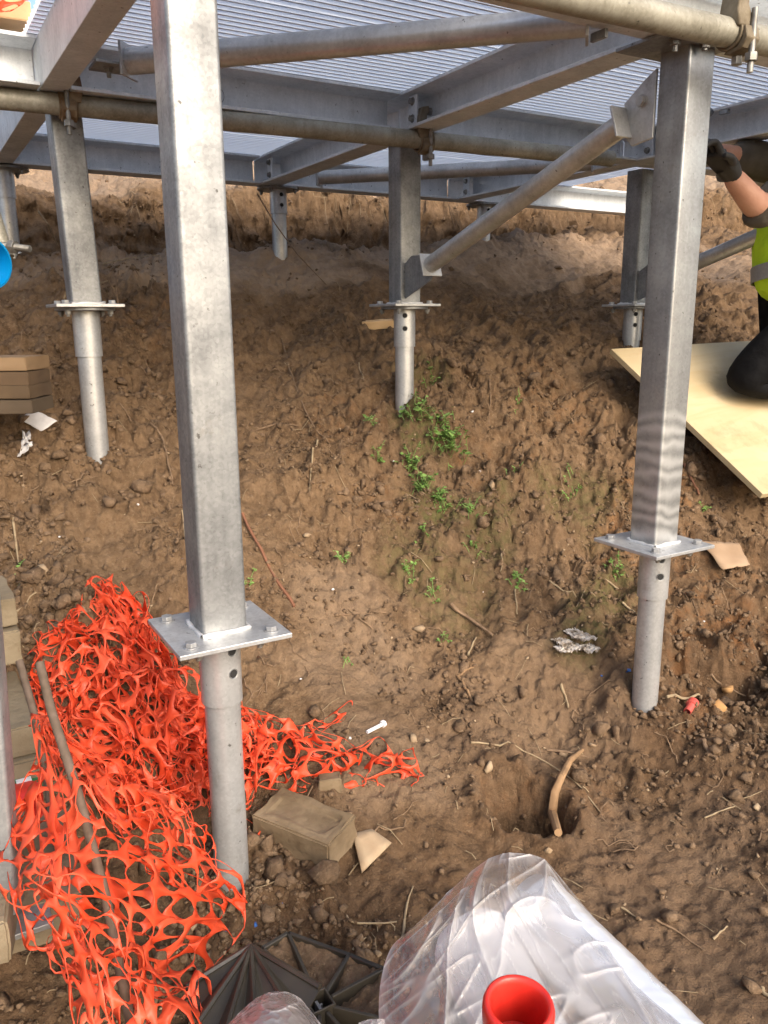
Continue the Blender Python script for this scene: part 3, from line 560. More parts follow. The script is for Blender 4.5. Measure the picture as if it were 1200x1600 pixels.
def post(x, y, ztop, label, mm=None, zb=-.505, cap=False, s=.075, lean=(0, 0), ps=.166):
    t = thing('steel_post', (x, y, zb), label, 'steel post', 'square galvanised posts under the deck')
    MB().prism(rsq(s, .006), (x, y, zb + .008), (x + lean[0], y + lean[1], ztop), (0, 1, 0)).build('post_tube', mm or M['galv'], t, smooth=True)
    mb = MB(); mb.box((x - ps / 2, y - ps / 2, zb), (x + ps / 2, y + ps / 2, zb + .008)); mb.build('base_plate', M['galv_shiny'], t, bevel=.0012)
    # weld bead round the foot
    mb = MB(); h = s / 2 + .002; q = np.random.RandomState(int(x * 1000) % 997); pts = []
    for (ax, ay), (bx, by) in (((-h, -h), (h, -h)), ((h, -h), (h, h)), ((h, h), (-h, h)), ((-h, h), (-h, -h))):
        for i in range(7): f = i / 7; pts.append(Vector((x + ax + (bx - ax) * f, y + ay + (by - ay) * f, zb + .0095 + .0008 * q.randn())))
    pts.append(pts[0]); mb.tube(pts, [.0045 + .0007 * q.randn() for _ in pts], 6, False); mb.build('weld_bead', M['zinc_weld'], t, smooth='all')
    e = ps / 2 - .026
    for ax, ay in ((-1, -1), (1, -1), (-1, 1), (1, 1)): bolt((x + ax * e, y + ay * e, zb + .008), (0, 0, 1), t, .0095, .0075, M['bolt_grey'])
    if cap:
        MB().box((x - .125, y - .075, ztop), (x + .06, y + .075, ztop + .007)).build('cap_plate', M['galv'], t, bevel=.001)
        bolt((x - .085, y - .04, ztop), (0, 0, -1), t, .0095, .008, M['bolt'], .012); bolt((x - .02, y - .055, ztop), (0, 0, -1), t, .0095, .008, M['bolt'], .004)
    return t
def pile(x, y, zt, zg, label, r=.0302, rc=.0345, hc=.125, rf=.075, slots=((-1.9, 0), ), lean=(0, 0)):
    t = thing('screw_pile', (x, y, zg - .25), label, 'screw pile', 'round galvanised screw piles carrying the frame')
    L_ = lambda z: (x + lean[0] * (z - zt), y + lean[1] * (z - zt), z)
    MB().tube([L_(zg - .25), L_(zg), L_(zt - hc + .004)], r, 40).build('pile_tube', M['galv_shiny'], t, smooth=True)
    mb = MB(); mb.lathe([(r + .0005, -hc), (rc, -hc), (rc, -.008)], L_(zt), 40); mb.build('collar', M['galv_shiny'], t, smooth=True)
    mb = MB(); mb.lathe([(0, -.008), (rf, -.008), (rf, 0), (0, 0)], L_(zt), 48); mb.build('flange', M['galv'], t, smooth=True, bevel=.001)
    for a, _ in slots:                         # two bolt openings, their inner shade painted as dark discs on the collar
        for dz in (-.028, -.068):
            d = Vector((math.cos(a), math.sin(a), 0)); p = Vector(L_(zt + dz))
            mb = MB(); mb.lathe([(.0075, 0), (.0088, .0006), (.0088, -.002), (.0075, -.002)], p + d * (rc + .0004), 16, d); mb.build('hole_rim', M['galv'], t, smooth=True)
            mb = MB(); mb.lathe([(0, 0), (.0072, 0), (.0072, .0006), (0, .0006)], p + d * (rc - .0001), 16, d); mb.build('bolt_hole_shade', M['hole'], t)
    e = .052
    for ax, ay in ((-1, -1), (1, -1), (-1, 1), (1, 1)): bolt((x + ax * e, y + ay * e, zt - .008), (0, 0, -1), t, .008, .008, M['bolt'], .005)
    return t
fa = math.atan2(-.864, -.504)            # direction back towards the camera
post(.406, 1.246, .53, 'tall front post left of centre on the plate above the orange netting', zb=-.505, ps=.186)
pile(.406, 1.246, -.505, -.97, 'front pile standing in the orange netting beside the muddy brick', slots=((fa + .85, 0),))
post(1.432, 1.239, .512, 'right front post with shiny wiped bands above its base plate', M['galv_band'], cap=True, ps=.186, lean=(-.003, 0))
pile(1.442, 1.239, -.505, -.92, 'right front pile standing beside the dug out hollow and red plastic bit', slots=((fa + .1, 0),))
post(.435, 2.28, .52, 'left middle post behind the rusty scaffold clamp', zb=.032, lean=(-.012, 0))
pile(.435, 2.28, .032, -.36, 'left middle pile in the clods near the white paper', slots=())
post(1.411, 2.28, .52, 'middle post with the gusset of the long diagonal brace at its foot', zb=.036)
pile(1.411, 2.28, .036, -.30, 'middle pile above the patch of green weeds', slots=((fa, 0),))
post(2.433, 2.28, .52, 'far right post partly hidden behind the banded post', zb=.038, lean=(0, 0))
pile(2.433, 2.28, .038, -.12, 'pile of the far right post just behind the wooden board', slots=((fa, 0),))
for x, y, zg, lb in ((1.418, 3.27, .27, 'short back pile under the far beam junction left of the middle post'), (2.465, 3.27, .36, 'short back pile crossed by the long diagonal brace'), (.395, 3.30, .22, 'short back pile at the left edge above the blue cap')):
    t = pile(x, y, .518, zg, lb, hc=.10, slots=((fa + .5, 0),) if x > 1 else (), rf=.085)
# cleats where the cross beams meet
for i, (x, y, tt) in enumerate(((1.330, 2.146, None), (1.330, 3.204, None), (2.274, 3.204, None), (2.274, 2.146, None))):
    par = [o for o in bpy.data.objects if o.name.startswith('channel_beam') and o.type == 'EMPTY' and abs(o.location.x - x + .007) < .01 and 0 < y - o.location.y < 1.2][0] if False else None
def beam_near(lbl): return [o for o in bpy.data.objects if o.get('label') and lbl in o['label']][0]
cleat(1.340, 2.146, beam_near('rising from the middle post')); cleat(1.345, 3.200, beam_near('from the short back pile to the middle'))
cleat(2.290, 3.200, beam_near('behind the long diagonal brace')); cleat(2.285, 2.146, beam_near('right of the banded post'))

# ------------------------------------------------------------------ tubular braces
def brace(p0, p1, label, r=.0255, ends=((1, 1), (1, 1)), plates=None, mm=None):
    p0 = Vector(p0); p1 = Vector(p1); d = (p1 - p0).normalized(); t = thing('tube_brace', p0, label, 'tube brace', 'galvanised tube braces')
    MB().tube([p0 + d * .006, p1 - d * .006], r, 36).build('tube', mm or M['galv_shiny'], t, smooth=True)
    up = Vector((0, 0, 1)) if abs(d.z) < .9 else Vector((1, 0, 0)); s = d.cross(up).normalized(); u = s.cross(d)
    for p, dd in ((p0, d), (p1, -d)):
        q = .033
        MB().prism([(-q, -q), (q, -q), (q, q), (-q, q)], p, p + dd * .006, up).build('end_plate', M['galv_shiny'], t, bevel=.001)
        # knuckle plate pair welded to the end plate, pointing away from the tube
    return t, s, u, d
t1, s1, u1, d1 = brace((.497, 1.925, .535), (1.185, 1.262, .535), 'tube brace crossing the upper picture behind the tall front post', .0262)
MB().box((.43, 1.915, .524), (.50, 1.99, .530)).build('gusset', M['galv'], t1, bevel=.001)
bolt((.462, 1.945, .524), (0, 0, -1), t1, .009, .008, M['bolt'], .010)
MB().box((1.19, 1.225, .50), (1.197, 1.262, .515)).build('lug', M['galv'], t1)
t2, s2, u2, d2 = brace((1.378, 2.085, .150), (1.378, 1.345, .398), 'long diagonal tube brace from the middle post foot up to the right front post', .0245)
mb = MB()   # gusset at the front post: a plate in the vertical plane between post and brace end
def plate_x(mb, pts, x, th=.006): mb.add([(x - th / 2, a, b) for a, b in pts] + [(x + th / 2, a, b) for a, b in pts], [tuple(range(len(pts)))[::-1], tuple(range(len(pts), 2 * len(pts)))] + [(i, (i + 1) % len(pts), len(pts) + (i + 1) % len(pts), len(pts) + i) for i in range(len(pts))]); return mb
plate_x(mb, [(1.279, .357), (1.279, .487), (1.312, .47), (1.362, .437), (1.350, .365), (1.335, .350)], 1.391); mb.build('gusset', M['galv_shiny'], t2, bevel=.001)
bolt((1.388, 1.312, .432), (-1, 0, 0), t2, .011, .008, M['bolt_grey'])
mb = plate_x(MB(), [(2.240, .06), (2.240, .165), (2.205, .185), (2.085, .185), (2.070, .150), (2.10, .108)], 1.391); mb.build('gusset', M['galv'], t2, bevel=.001)
bolt((1.388, 2.125, .140), (-1, 0, 0), t2, .009, .008, M['bolt_grey'])
t3, s3, u3, d3 = brace((2.40, 2.10, .142), (2.40, 1.32, .375), 'pale diagonal tube brace behind the kneeling worker', .0245)
plate_x(MB(), [(2.240, .06), (2.240, .165), (2.205, .185), (2.085, .185), (2.070, .150), (2.10, .108)], 2.413).build('gusset', M['galv'], t3, bevel=.001)
t4, s4, u4, d4 = brace((1.50, 3.06, .535), (2.23, 2.32, .535), 'bright tube brace under the deck left of the far right post', .0255)
t5, s5, u5, d5 = brace((2.50, 2.10, .535), (3.15, 1.40, .535), 'tube brace end bracket behind the right front post under the deck', .0255)
MB().box((2.38, 2.06, .524), (2.52, 2.15, .530)).build('gusset', M['galv'], t5, bevel=.001)

# ------------------------------------------------------------------ scaffold tubes and their clamps
def scaff(p0, p1, label):
    o = MB().tube([p0, Vector(p0).lerp(Vector(p1), .5), p1], .02415, 36, True).build('scaffold_tube', M['scaffold'], None, smooth=True)
    return tag(o, label, 'scaffold tube')
A0 = Vector((.274, 2.208, .495)); A1 = Vector((2.056, 2.060, .495)); dA = (A1 - A0).normalized(); dA.z = -.003
scaff(A0 - dA * .7, A1, 'long dirty scaffold tube hanging from two clamps across the middle of the frame')
B0 = Vector((1.078, 1.100, .495)); B1 = Vector((1.443, 1.085, .495)); dB = (B1 - B0).normalized()
scaff(B0 - dB * .6, B1 + dB * 1.6, 'scaffold tube at the top edge passing through the big clamp at right')
scaff((2.62, 2.08, .492), (4.2, 2.05, .492), 'scaffold tube at the right edge under the beam by the worker forearm')
def clamp(p, d, label, side=-1, m=None, up=.085):
    """girder coupler: saddle round the tube, cast jaw beside the beam flange, flap and swing bolt with nut below"""
    m = m or M['rust']; p = Vector(p); d = Vector(d).normalized(); s = d.cross(Vector((0, 0, 1))).normalized(); Z = Vector((0, 0, 1))
    t = thing('scaffold_clamp', p, label, 'scaffold clamp', 'beam clamps holding scaffold tubes')
    def pt(a, b, c): return p + s * a + Z * b + d * c          # a towards the viewer, b up, c along the tube
    n = 22; vs = []
    for c in (-.021, .021):
        for r in (.0246, .0300): vs += [pt(math.cos(2 * PI * j / n) * r, math.sin(2 * PI * j / n) * r, c) for j in range(n)]
    fs = []
    for a, b in ((0, 1), (1, 3), (3, 2), (2, 0)): fs += [(a * n + j, a * n + (j + 1) % n, b * n + (j + 1) % n, b * n + j) for j in range(n)]
    MB().add(vs, fs).build('saddle', m, t, smooth=True, bevel=.001)
    # jaw: a tapering body standing beside the flange, nose hooked over its lip
    q = side; pf = [(.028 * q, .004), (.034 * q, .030), (.030 * q, .060), (.020 * q, up), (-.002 * q, up + .004), (-.004 * q, up - .014), (.004 * q, up - .020), (.006 * q, .040), (-.006 * q, .022), (-.012 * q, .004)]
    k = len(pf); mb = MB(); mb.add([pt(.030, b, c) for c, b in pf] + [pt(-.012, b, c) for c, b in pf], [tuple(range(k)), tuple(reversed(range(k, 2 * k)))] + [(i, k + i, k + (i + 1) % k, (i + 1) % k) for i in range(k)])
    o = mb.build('jaw', m, t, smooth=True, bevel=.0035, seg=3); bm = bmesh.new(); bm.from_mesh(o.data); bmesh.ops.recalc_face_normals(bm, faces=bm.faces); bm.to_mesh(o.data); bm.free()
    mb = MB(); mb.tube([pt(.008, up - .006, .012 * q), pt(.008, up - .006, -.016 * q)], .0062, 10); mb.prism(hexprof(.0105), pt(.008, up - .006, -.010 * q), pt(.008, up - .006, -.019 * q)); mb.build('jaw_bolt', M['bolt'], t, bevel=.0005)
    # flap closing the saddle below
    pf = [(.034, .006), (.040, -.016), (.030, -.030), (.006, -.037), (-.010, -.033), (-.004, -.028), (.018, -.026), (.028, -.014), (.028, .004)]; k = len(pf)
    mb = MB(); mb.add([pt(a, b, -.017) for a, b in pf] + [pt(a, b, .017) for a, b in pf], [tuple(reversed(range(k))), tuple(range(k, 2 * k))] + [(i, (i + 1) % k, k + (i + 1) % k, k + i) for i in range(k)])
    o = mb.build('flap', m, t, smooth=True, bevel=.002); bm = bmesh.new(); bm.from_mesh(o.data); bmesh.ops.recalc_face_normals(bm, faces=bm.faces); bm.to_mesh(o.data); bm.free()
    MB().tube([pt(.034, .034, -.004 * q), pt(.034, -.070, -.004 * q)], .0056, 12).build('swing_bolt', M['bolt'], t, smooth=True)
    mb = MB(); mb.prism(hexprof(.0115), pt(.034, -.052, -.004 * q), pt(.034, -.038, -.004 * q), (1, 0, 0)); mb.build('nut', M['bolt'], t, bevel=.0008)
    mb = MB(); mb.prism(hexprof(.010), pt(.002, -.050, .006), pt(.002, -.036, .006), (1, 0, 0)); mb.build('pivot_nut', M['bolt'], t, bevel=.0008)
    return t
def on_tube(px, q0, dd): # nearest point of the tube axis under pixel column px
    best = min(np.linspace(-1, 3, 4001), key=lambda k: abs((lambda c: 600 + FPX * c[0] / c[2] - px)(MC @ np.array(q0 + dd * k))))
    return q0 + dd * best
clamp(on_tube(106, A0, dA), dA, 'rusty scaffold clamp on the left middle post', side=1, up=.06)
M['clampold'] = mat('old_cast_clamp', (.13, .10, .06), .7, .3, (.24, .20, .14), 40, .0012, 120)
clamp(on_tube(662, A0, dA), dA, 'grey brown scaffold clamp at the middle post', m=M['clampold'])
clamp(on_tube(1150, B0, dB), dB, 'large scaffold clamp at the top right corner', m=M['clampold'], up=.085)

# ------------------------------------------------------------------ deck of ribbed aluminium panels, made translucent to light the space below
dk = thing('deck', (2.2, 2.3, ZT), 'ribbed aluminium deck seen from below over the whole frame', 'deck')
def deck_panel(y0, y1, x0, x1):
    """one ribbed sheet: flat strips with a tall narrow upstanding rib between neighbours"""
    pitch, g, hgt = .0262, .0038, .018; n = int(round((y1 - y0 - .006) / pitch)); pitch = (y1 - y0 - .006) / n
    pf = [(y0 + .003, ZT + hgt), (y0 + .0032, ZT + .001)]
    for i in range(n):
        a = y0 + .003 + i * pitch; b = a + pitch - g
        if i < n - 1: pf += [(b - .0012, ZT + .001), (b, ZT + .0026), (b + .0012, ZT + hgt), (b + g - .0012, ZT + hgt), (b + g, ZT + .0026), (b + g + .0012, ZT + .001)]
    pf += [(y1 - .0032, ZT + .001), (y1 - .003, ZT + hgt)]
    k = len(pf); mb = MB(); mb.add([(x0, a, b) for a, b in pf] + [(x1, a, b) for a, b in pf], [(i, i + 1, k + i + 1, k + i) for i in range(k - 1)])
    o = mb.build('deck_panel', M['deck'], dk); o.data.materials.append(M['deck_rib'])
    for p in o.data.polygons:
        if p.center.z > ZT + .0012: p.material_index = 1
    return o
seams = [1.30, 1.722, 2.314, 2.906, 3.225]
for i in range(4):
    deck_panel(seams[i], seams[i + 1], .335, 1.365); deck_panel(seams[i], seams[i + 1], 1.371, 2.31); deck_panel(seams[i], seams[i + 1], 2.316, 2.95)
# small beam top clips seen on top of the right beam
for (px, py) in ((1170, 160),):
    p = onz(px, py, ZT - .01)
    mb = MB(); mb.tube([(2.268, 1.86, ZT - .012), (2.25, 1.86, ZT - .004)], .012, 12); mb.box((2.268, 1.80, ZT - .022), (2.282, 1.83, ZT - .010)); mb.build('deck_clip', M['galv'], beam_near('right of the banded post'), smooth=True)

# ================================================================== OBJECTS ON THE GROUND
def basis(p, x, n):  # matrix with local x along x, z along n, origin p
    n = Vector(n).normalized(); x = Vector(x); x = (x - n * x.dot(n)).normalized(); y = n.cross(x)
    return Matrix(((x.x, y.x, n.x, p[0]), (x.y, y.y, n.y, p[1]), (x.z, y.z, n.z, p[2]), (0, 0, 0, 1)))
# brick: corners of its top face are seen at these pixels
bt = [Vector(onz(px, py, z)) for px, py, z in ((415, 1217, -.890), (552, 1265, -.895), (543, 1318, -.895), (395, 1256, -.890))]
def rough_block(name, m, L_, W_, H_, mt, seed, parent=None, amp=.002, frog=False):
    bm = bmesh.new(); bmesh.ops.create_cube(bm, size=1); bmesh.ops.scale(bm, vec=(L_, W_, H_), verts=bm.verts)
    bmesh.ops.bevel(bm, geom=bm.edges[:], offset=min(H_, W_) * .05, segments=2, affect='EDGES')
    if frog:
        top = max(bm.faces, key=lambda f: f.calc_center_median().z); r = bmesh.ops.inset_region(bm, faces=[top], thickness=.02, depth=0)
        r = bmesh.ops.inset_region(bm, faces=[top], thickness=.012, depth=-.004)
    bmesh.ops.triangulate(bm, faces=bm.faces[:]); bmesh.ops.subdivide_edges(bm, edges=bm.edges[:], cuts=4, use_grid_fill=True)
    co = np.array([v.co[:] for v in bm.verts]); q = 60
    nrm = np.array([v.normal[:] for v in bm.verts]); n1 = fbm(co[:, 0] * 22 + seed, co[:, 1] * 22 + co[:, 2] * 31, 4, seed)
    for v, a, b in zip(bm.verts, n1, nrm): v.co = v.co + Vector(b) * float(a) * amp * 1.6
    bm.transform(mt); me = bpy.data.meshes.new(name); bm.to_mesh(me); bm.free(); o = bpy.data.objects.new(name, me); C.objects.link(o); me.materials.append(m)
    for p in me.polygons: p.use_smooth = True
    me.set_sharp_from_angle(angle=math.radians(50))
    if parent is not None: o.parent = parent; o.matrix_parent_inverse = Matrix.Translation(-Vector(parent.location))
    return o
ctr = (bt[0] + bt[1] + bt[2] + bt[3]) / 4; nb_ = (bt[1] - bt[0]).cross(bt[3] - bt[0]); nb_ = nb_ if nb_.z > 0 else -nb_
nb_ = (nb_.normalized() + Vector((-.06, -.06, 0))).normalized()
tag(rough_block('brick', M['brick'], .172, .098, .062, basis(ctr - nb_ * .046, bt[1] - bt[0], nb_), 3, amp=.0024, frog=True), 'muddy clay brick lying in front of the orange netting', 'brick')
# smaller brick end poking out of the netting
p = hit(516, 1225); tag(rough_block('brick_piece', M['brick'], .045, .035, .035, basis(p, (1, -.4, 0), (0, .1, 1)), 5), 'brown brick fragment half under the orange netting', 'brick')
# concrete blocks at the left edge
def block_at(name, pxs, depth, L_, W_, H_, yaw, label, seed, tilt=0, mm=None):
    p = Vector(atd(*pxs, depth)); mt = Matrix.Translation(p) @ Matrix.Rotation(yaw, 4, 'Z') @ Matrix.Rotation(tilt, 4, 'X')
    return tag(rough_block(name, mm or M['concrete'], L_, W_, H_, mt, seed, amp=.0025), label, 'concrete block', 'concrete blocks stacked at the left edge')
def block_at(pxs, depth, L_, W_, H_, yaw, label, seed):
    """block whose upper right front corner is seen at pixel pxs"""
    p = Vector(atd(*pxs, depth)); mt = Matrix.Translation(p) @ Matrix.Rotation(yaw, 4, 'Z') @ Matrix.Translation((-L_ / 2, W_ / 2, -H_ / 2))
    return tag(rough_block('concrete_block', M['concrete'], L_, W_, H_, mt, seed, amp=.0018), label, 'concrete block', 'concrete blocks stacked at the left edge')
ya = math.radians(0)
block_at((24, 935), 1.42, .30, .16, .048, ya + .02, 'uppermost concrete block at the left edge above the netting', 4)
block_at((30, 985), 1.42, .30, .17, .06, ya - .02, 'second concrete block down at the left edge', 6)
block_at((62, 1130), 1.30, .34, .24, .05, ya + .03, 'broad concrete block beside the two rebar stakes', 8)
block_at((66, 1182), 1.30, .34, .22, .075, ya, 'dark lowest concrete block beside the green lidded bit', 10)
block_at((128, 1395), 1.10, .30, .22, .065, ya - .1, 'pale concrete block behind the hanging net', 12)
block_at((10, 1440), .98, .30, .26, .06, ya - .2, 'low muddy slab at the lower left under the net', 14)
# leaning steel upright at the left edge
p0 = Vector(atd(0, 1345, 1.05)); p1 = Vector(atd(-42, 830, 1.0)); d_ = (p1 - p0)
t = thing('steel_prop', p0, 'pale galvanised square prop cut by the left edge of the picture', 'steel prop')
MB().prism(rsq(.042, .005), p0 - d_ * .15, p1 + d_ * .9, (.3, .9, 0)).build('prop_tube', M['galv'], t, smooth=True)
MB().box((p0.x - .05, p0.y - .05, p0.z - .085), (p0.x + .05, p0.y + .05, p0.z - .077)).build('foot_plate', M['galv'], t, bevel=.001)
# timber stack at left, four boards with wane
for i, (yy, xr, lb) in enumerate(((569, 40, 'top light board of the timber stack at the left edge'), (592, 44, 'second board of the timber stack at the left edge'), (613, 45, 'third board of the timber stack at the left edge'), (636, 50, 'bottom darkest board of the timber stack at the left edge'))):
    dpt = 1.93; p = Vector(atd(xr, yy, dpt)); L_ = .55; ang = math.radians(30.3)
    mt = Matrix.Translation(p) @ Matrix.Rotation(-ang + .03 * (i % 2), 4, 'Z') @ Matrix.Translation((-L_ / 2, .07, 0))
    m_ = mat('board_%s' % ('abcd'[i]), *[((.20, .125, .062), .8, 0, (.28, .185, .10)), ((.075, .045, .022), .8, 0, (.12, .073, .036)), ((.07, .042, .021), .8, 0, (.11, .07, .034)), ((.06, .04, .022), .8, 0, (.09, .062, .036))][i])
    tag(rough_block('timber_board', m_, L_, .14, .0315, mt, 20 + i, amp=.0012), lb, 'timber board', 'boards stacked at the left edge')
p = Vector(atd(-60, 665, 1.95)); tag(rough_block('timber_bearer', M['timber'], .10, .14, .07, Matrix.Translation(p) @ Matrix.Rotation(-.5, 4, 'Z'), 31), 'short timber bearer under the board stack, mostly outside the left edge', 'timber')
# timber on the outrigger at the top left with netting over it
for i in range(8):
    for j in range(2):
        mt = Matrix.Translation((.085 - .015 * j - .012 * (i % 3), 2.30 + .15 * j, ZT + .070 + .046 * i)) @ Matrix.Rotation(.02 * (i % 3 - 1), 4, 'Z')
        tag(rough_block('timber_plank', M['timber_light'], .56, .135, .042, mt, 40 + i + 9 * j, amp=.0012), ['front', 'rear'][j] + ' ' + ['lowest', 'second', 'third', 'fourth', 'fifth', 'sixth', 'seventh', 'uppermost'][i] + ' orange lit plank of the stack on the top left stub beam', 'timber plank', 'planks stacked on the stub beam')
# piece of timber sticking out of the soil left of the middle pile
p = hit(590, 512); tag(rough_block('timber_offcut', M['timber_light'], .12, .045, .03, basis(p + Vector((0, 0, .012)), (1, -.45, -.05), (-.1, -.1, 1)), 50), 'light timber offcut poking from the bank left of the middle pile', 'timber offcut')
# plywood board under the worker
q0 = hit(955, 545, .03); q1 = Vector(atd(1192, 772, 2.33)); q2 = Vector(atd(1160, 533, 2.95))
q0 = Vector(atd(955, 545, 2.72))
def solve_sheet():
    ex = (q1 - q0); ey = (q2 - q0); n = ex.cross(ey).normalized(); n = n if n.z > 0 else -n; return ex, ey, n
ex, ey, nn = solve_sheet(); ey2 = (ey - ex.normalized() * ey.dot(ex.normalized())); ext = ex.normalized(); eyt = ey2.normalized()
bw = 1.10; pts = [q0, q0 + ex, q0 + ex + eyt * bw, q0 + ey * 2.0]
pts = [q0, q1, q1 + ey * 1.9, q0 + ey * 1.9]
mb = MB(); mb.add([p for p in pts] + [p - nn * .018 for p in pts], [(0, 1, 2, 3), (7, 6, 5, 4), (0, 4, 5, 1), (1, 5, 6, 2), (2, 6, 7, 3), (3, 7, 4, 0)])
brd = mb.build('plywood_sheet', M['ply'], None, bevel=.0015); tag(brd, 'pale plywood sheet laid on the slope under the kneeling worker', 'plywood sheet')
bm = bmesh.new(); bm.from_mesh(brd.data); bmesh.ops.recalc_face_normals(bm, faces=bm.faces); bm.to_mesh(brd.data); bm.free()

# ------------------------------------------------------------------ twigs, sticks
def twig(pix, r, label, m='wood', name='twig', up=.004, lift=None, group='twigs and stalks lying on the soil', r1=None):
    P = []
    for i, (a, b) in enumerate(pix):
        P.append(hit(a, b, up + (lift[i] if lift else 0)))
    # resample smoothly with jitter
    Q = []; q = np.random.RandomState(int(pix[0][0] * 7 + pix[0][1]))
    for i in range(len(P) - 1):
        for k in range(4): Q.append(P[i].lerp(P[i + 1], k / 4) + Vector(q.randn(3) * r * .5))
    Q.append(P[-1]); Q = [Q[0]] + [(Q[i - 1] + Q[i] * 2 + Q[i + 1]) / 4 for i in range(1, len(Q) - 1)] + [Q[-1]]
    if not lift:
        z = terrain(np.array([v.x for v in Q]), np.array([v.y for v in Q]))
        for v, zz in zip(Q, z): v.z = max(v.z, float(zz) + r * .5)
    rad = [(r + ((r1 or r * .6) - r) * i / (len(Q) - 1)) * (1 + .12 * q.randn()) for i in range(len(Q))]
    o = MB().tube(Q, rad, 7).build(name, M[m], None, smooth=True); return tag(o, label, 'twig' if name == 'twig' else 'stick', group)
twig([(440, 480 + 50), (452, 580), (470, 630), (492, 672), (516, 700)], .0028, 'long thin brown stem running down the bank right of the tall post', 'wood')
twig([(400, 674), (430, 664), (465, 668)], .003, 'short curved stalk below the bank beside the tall post', 'wood')
twig([(497, 690), (488, 730), (484, 770)], .003, 'pale stalk pointing down beneath the long thin stem', 'straw')
twig([(236, 665), (254, 685), (262, 720), (270, 760)], .0035, 'curved grey root left of the tall post', 'wood')
twig([(188, 632), (200, 650), (205, 660)], .003, 'little dark root tip by the left middle pile', 'wood')
o = twig([(378, 805), (400, 850), (428, 900), (460, 950)], .0042, 'straight red brown rod beside the lower tall post', 'rustrod', 'stick', r1=.0045, group='')
twig([(1068, 728), (1080, 750), (1092, 775)], .004, 'reddish stick right of the banded post under the board', 'rustrod')
twig([(526, 964), (560, 962), (606, 960)], .0028, 'horizontal twig in the middle of the bare patch', 'wood')
twig([(545, 955), (562, 968), (582, 985)], .0022, 'thin twig crossing the horizontal twig', 'wood')
twig([(702, 945), (735, 970), (770, 995)], .0055, 'thick dark stick right of the weeds', 'wood', 'stick')
twig([(730, 1027), (738, 1010), (744, 998)], .003, 'short pale peg below the thick dark stick', 'straw')
twig([(716, 1058), (728, 1080), (740, 1100)], .0038, 'forked pale stick left of the wrapper', 'root', 'stick')
twig([(718, 1058), (732, 1048), (743, 1042)], .0025, 'small side prong beside the forked pale stick', 'root')
twig([(877, 1075), (882, 1092), (888, 1108)], .0038, 'short upright splinter left of the right front pile', 'straw')
twig([(805, 922), (807, 945), (808, 962)], .0026, 'white stalk under the blue leaved weed', 'straw')
twig([(735, 1162), (780, 1166), (830, 1180), (880, 1210), (938, 1272)], .0022, 'long thin bent stem arching over the dug hole', 'straw')
twig([(855, 1175), (890, 1178), (920, 1186)], .003, 'dark twig right behind the dug hole', 'wood')
# thick crooked root in the hole
pr = [hit(918, 1174, .012), Vector(atd(893, 1195, 1.62)), Vector(atd(878, 1225, 1.575)), Vector(atd(866, 1258, 1.535)), Vector(atd(862, 1290, 1.49)), Vector(atd(860, 1325, 1.455))]
hp = [hit(a, b) for a, b in ((910, 1178), (890, 1197), (876, 1228))]
pr = [hp[0] + Vector((0, 0, .01)), hp[1] + Vector((0, 0, .014)), hp[2] + Vector((0, 0, .02))]
for a, b, z_ in ((866, 1258, .030), (862, 1290, .030), (872, 1308, .010)):
    v = hit(a, b); pr.append(Vector((v.x, v.y, v.z + z_)))
tag(MB().tube(pr, [.004, .007, .008, .009, .010, .008], 9).build('stick', M['root'], None, smooth=True), 'thick crooked peeled root standing in the dug hole', 'stick')
twig([(1043, 1092), (1090, 1094), (1140, 1101)], .0042, 'pale cane across the hollow beside the right front pile', 'straw', 'stick')
twig([(1103, 1060), (1135, 1075), (1165, 1090)], .003, 'dark thin stick above the pale cane', 'wood')
twig([(1090, 1160), (1105, 1172), (1120, 1188)], .006, 'black slanting root below the red plastic bit', 'wood')
twig([(630, 1470), (633, 1430), (645, 1388)], .0028, 'upright straw stem beside the wrapped roll', 'straw')
twig([(504, 1441), (560, 1446), (620, 1443)], .0022, 'long thin straw lying above the black plastic', 'straw')
twig([(553, 1487), (562, 1478), (572, 1468)], .0018, 'fine pale stalk on the rim of the black plastic', 'straw')
twig([(1025, 1440), (1060, 1460), (1100, 1488)], .002, 'fine curved stem on the bare soil at lower right', 'wood')
twig([(1116, 1470), (1126, 1458), (1136, 1450)], .0022, 'short straw at the lower right', 'straw')
twig([(1185, 1548), (1200, 1560), (1210, 1566)], .004, 'pale twig end at the right bottom edge', 'straw')
twig([(970, 1420), (985, 1430), (1000, 1440)], .002, 'tiny straw above the fine curved stem', 'straw')
twig([(945, 905), (962, 920), (966, 922)], .003, 'short stalk left of the right front pile collar', 'straw')
twig([(973, 943), (985, 955), (997, 965)], .003, 'slanting stalk touching the right front pile', 'straw')
twig([(783, 868), (785, 882), (782, 895)], .0024, 'pale stalk end in the middle of the rough slope', 'straw')
twig([(858, 910), (880, 925), (900, 935)], .0026, 'pale straw below the rough slope centre', 'straw')
twig([(560, 568), (563, 580), (568, 594)], .0026, 'bright straw upright right of the long thin stem', 'straw')
twig([(765, 595), (766, 630), (764, 665)], .0026, 'dangling root under the dark lump right of the middle pile', 'wood')
twig([(20, 812), (25, 850), (30, 890)], .003, 'pale stem at the far left on the dark clods', 'straw')
twig([(26, 960), (42, 945), (57, 928)], .0028, 'pale twig beside the top concrete block', 'straw')
twig([(285, 800), (288, 830), (292, 860)], .0026, 'bright stalk close to the left side of the tall post', 'straw')
twig([(1100, 1300 - 20), (1125, 1270), (1150, 1262)], .0018, 'faint straw on the smooth soil at right', 'straw')
twig([(100, 470), (130, 455), (170, 440)], .003, 'pale straw leaning by the left middle plate', 'straw')
twig([(160, 415), (200, 405), (250, 400)], .0024, 'pale straw on the ledge left of the tall post', 'straw')
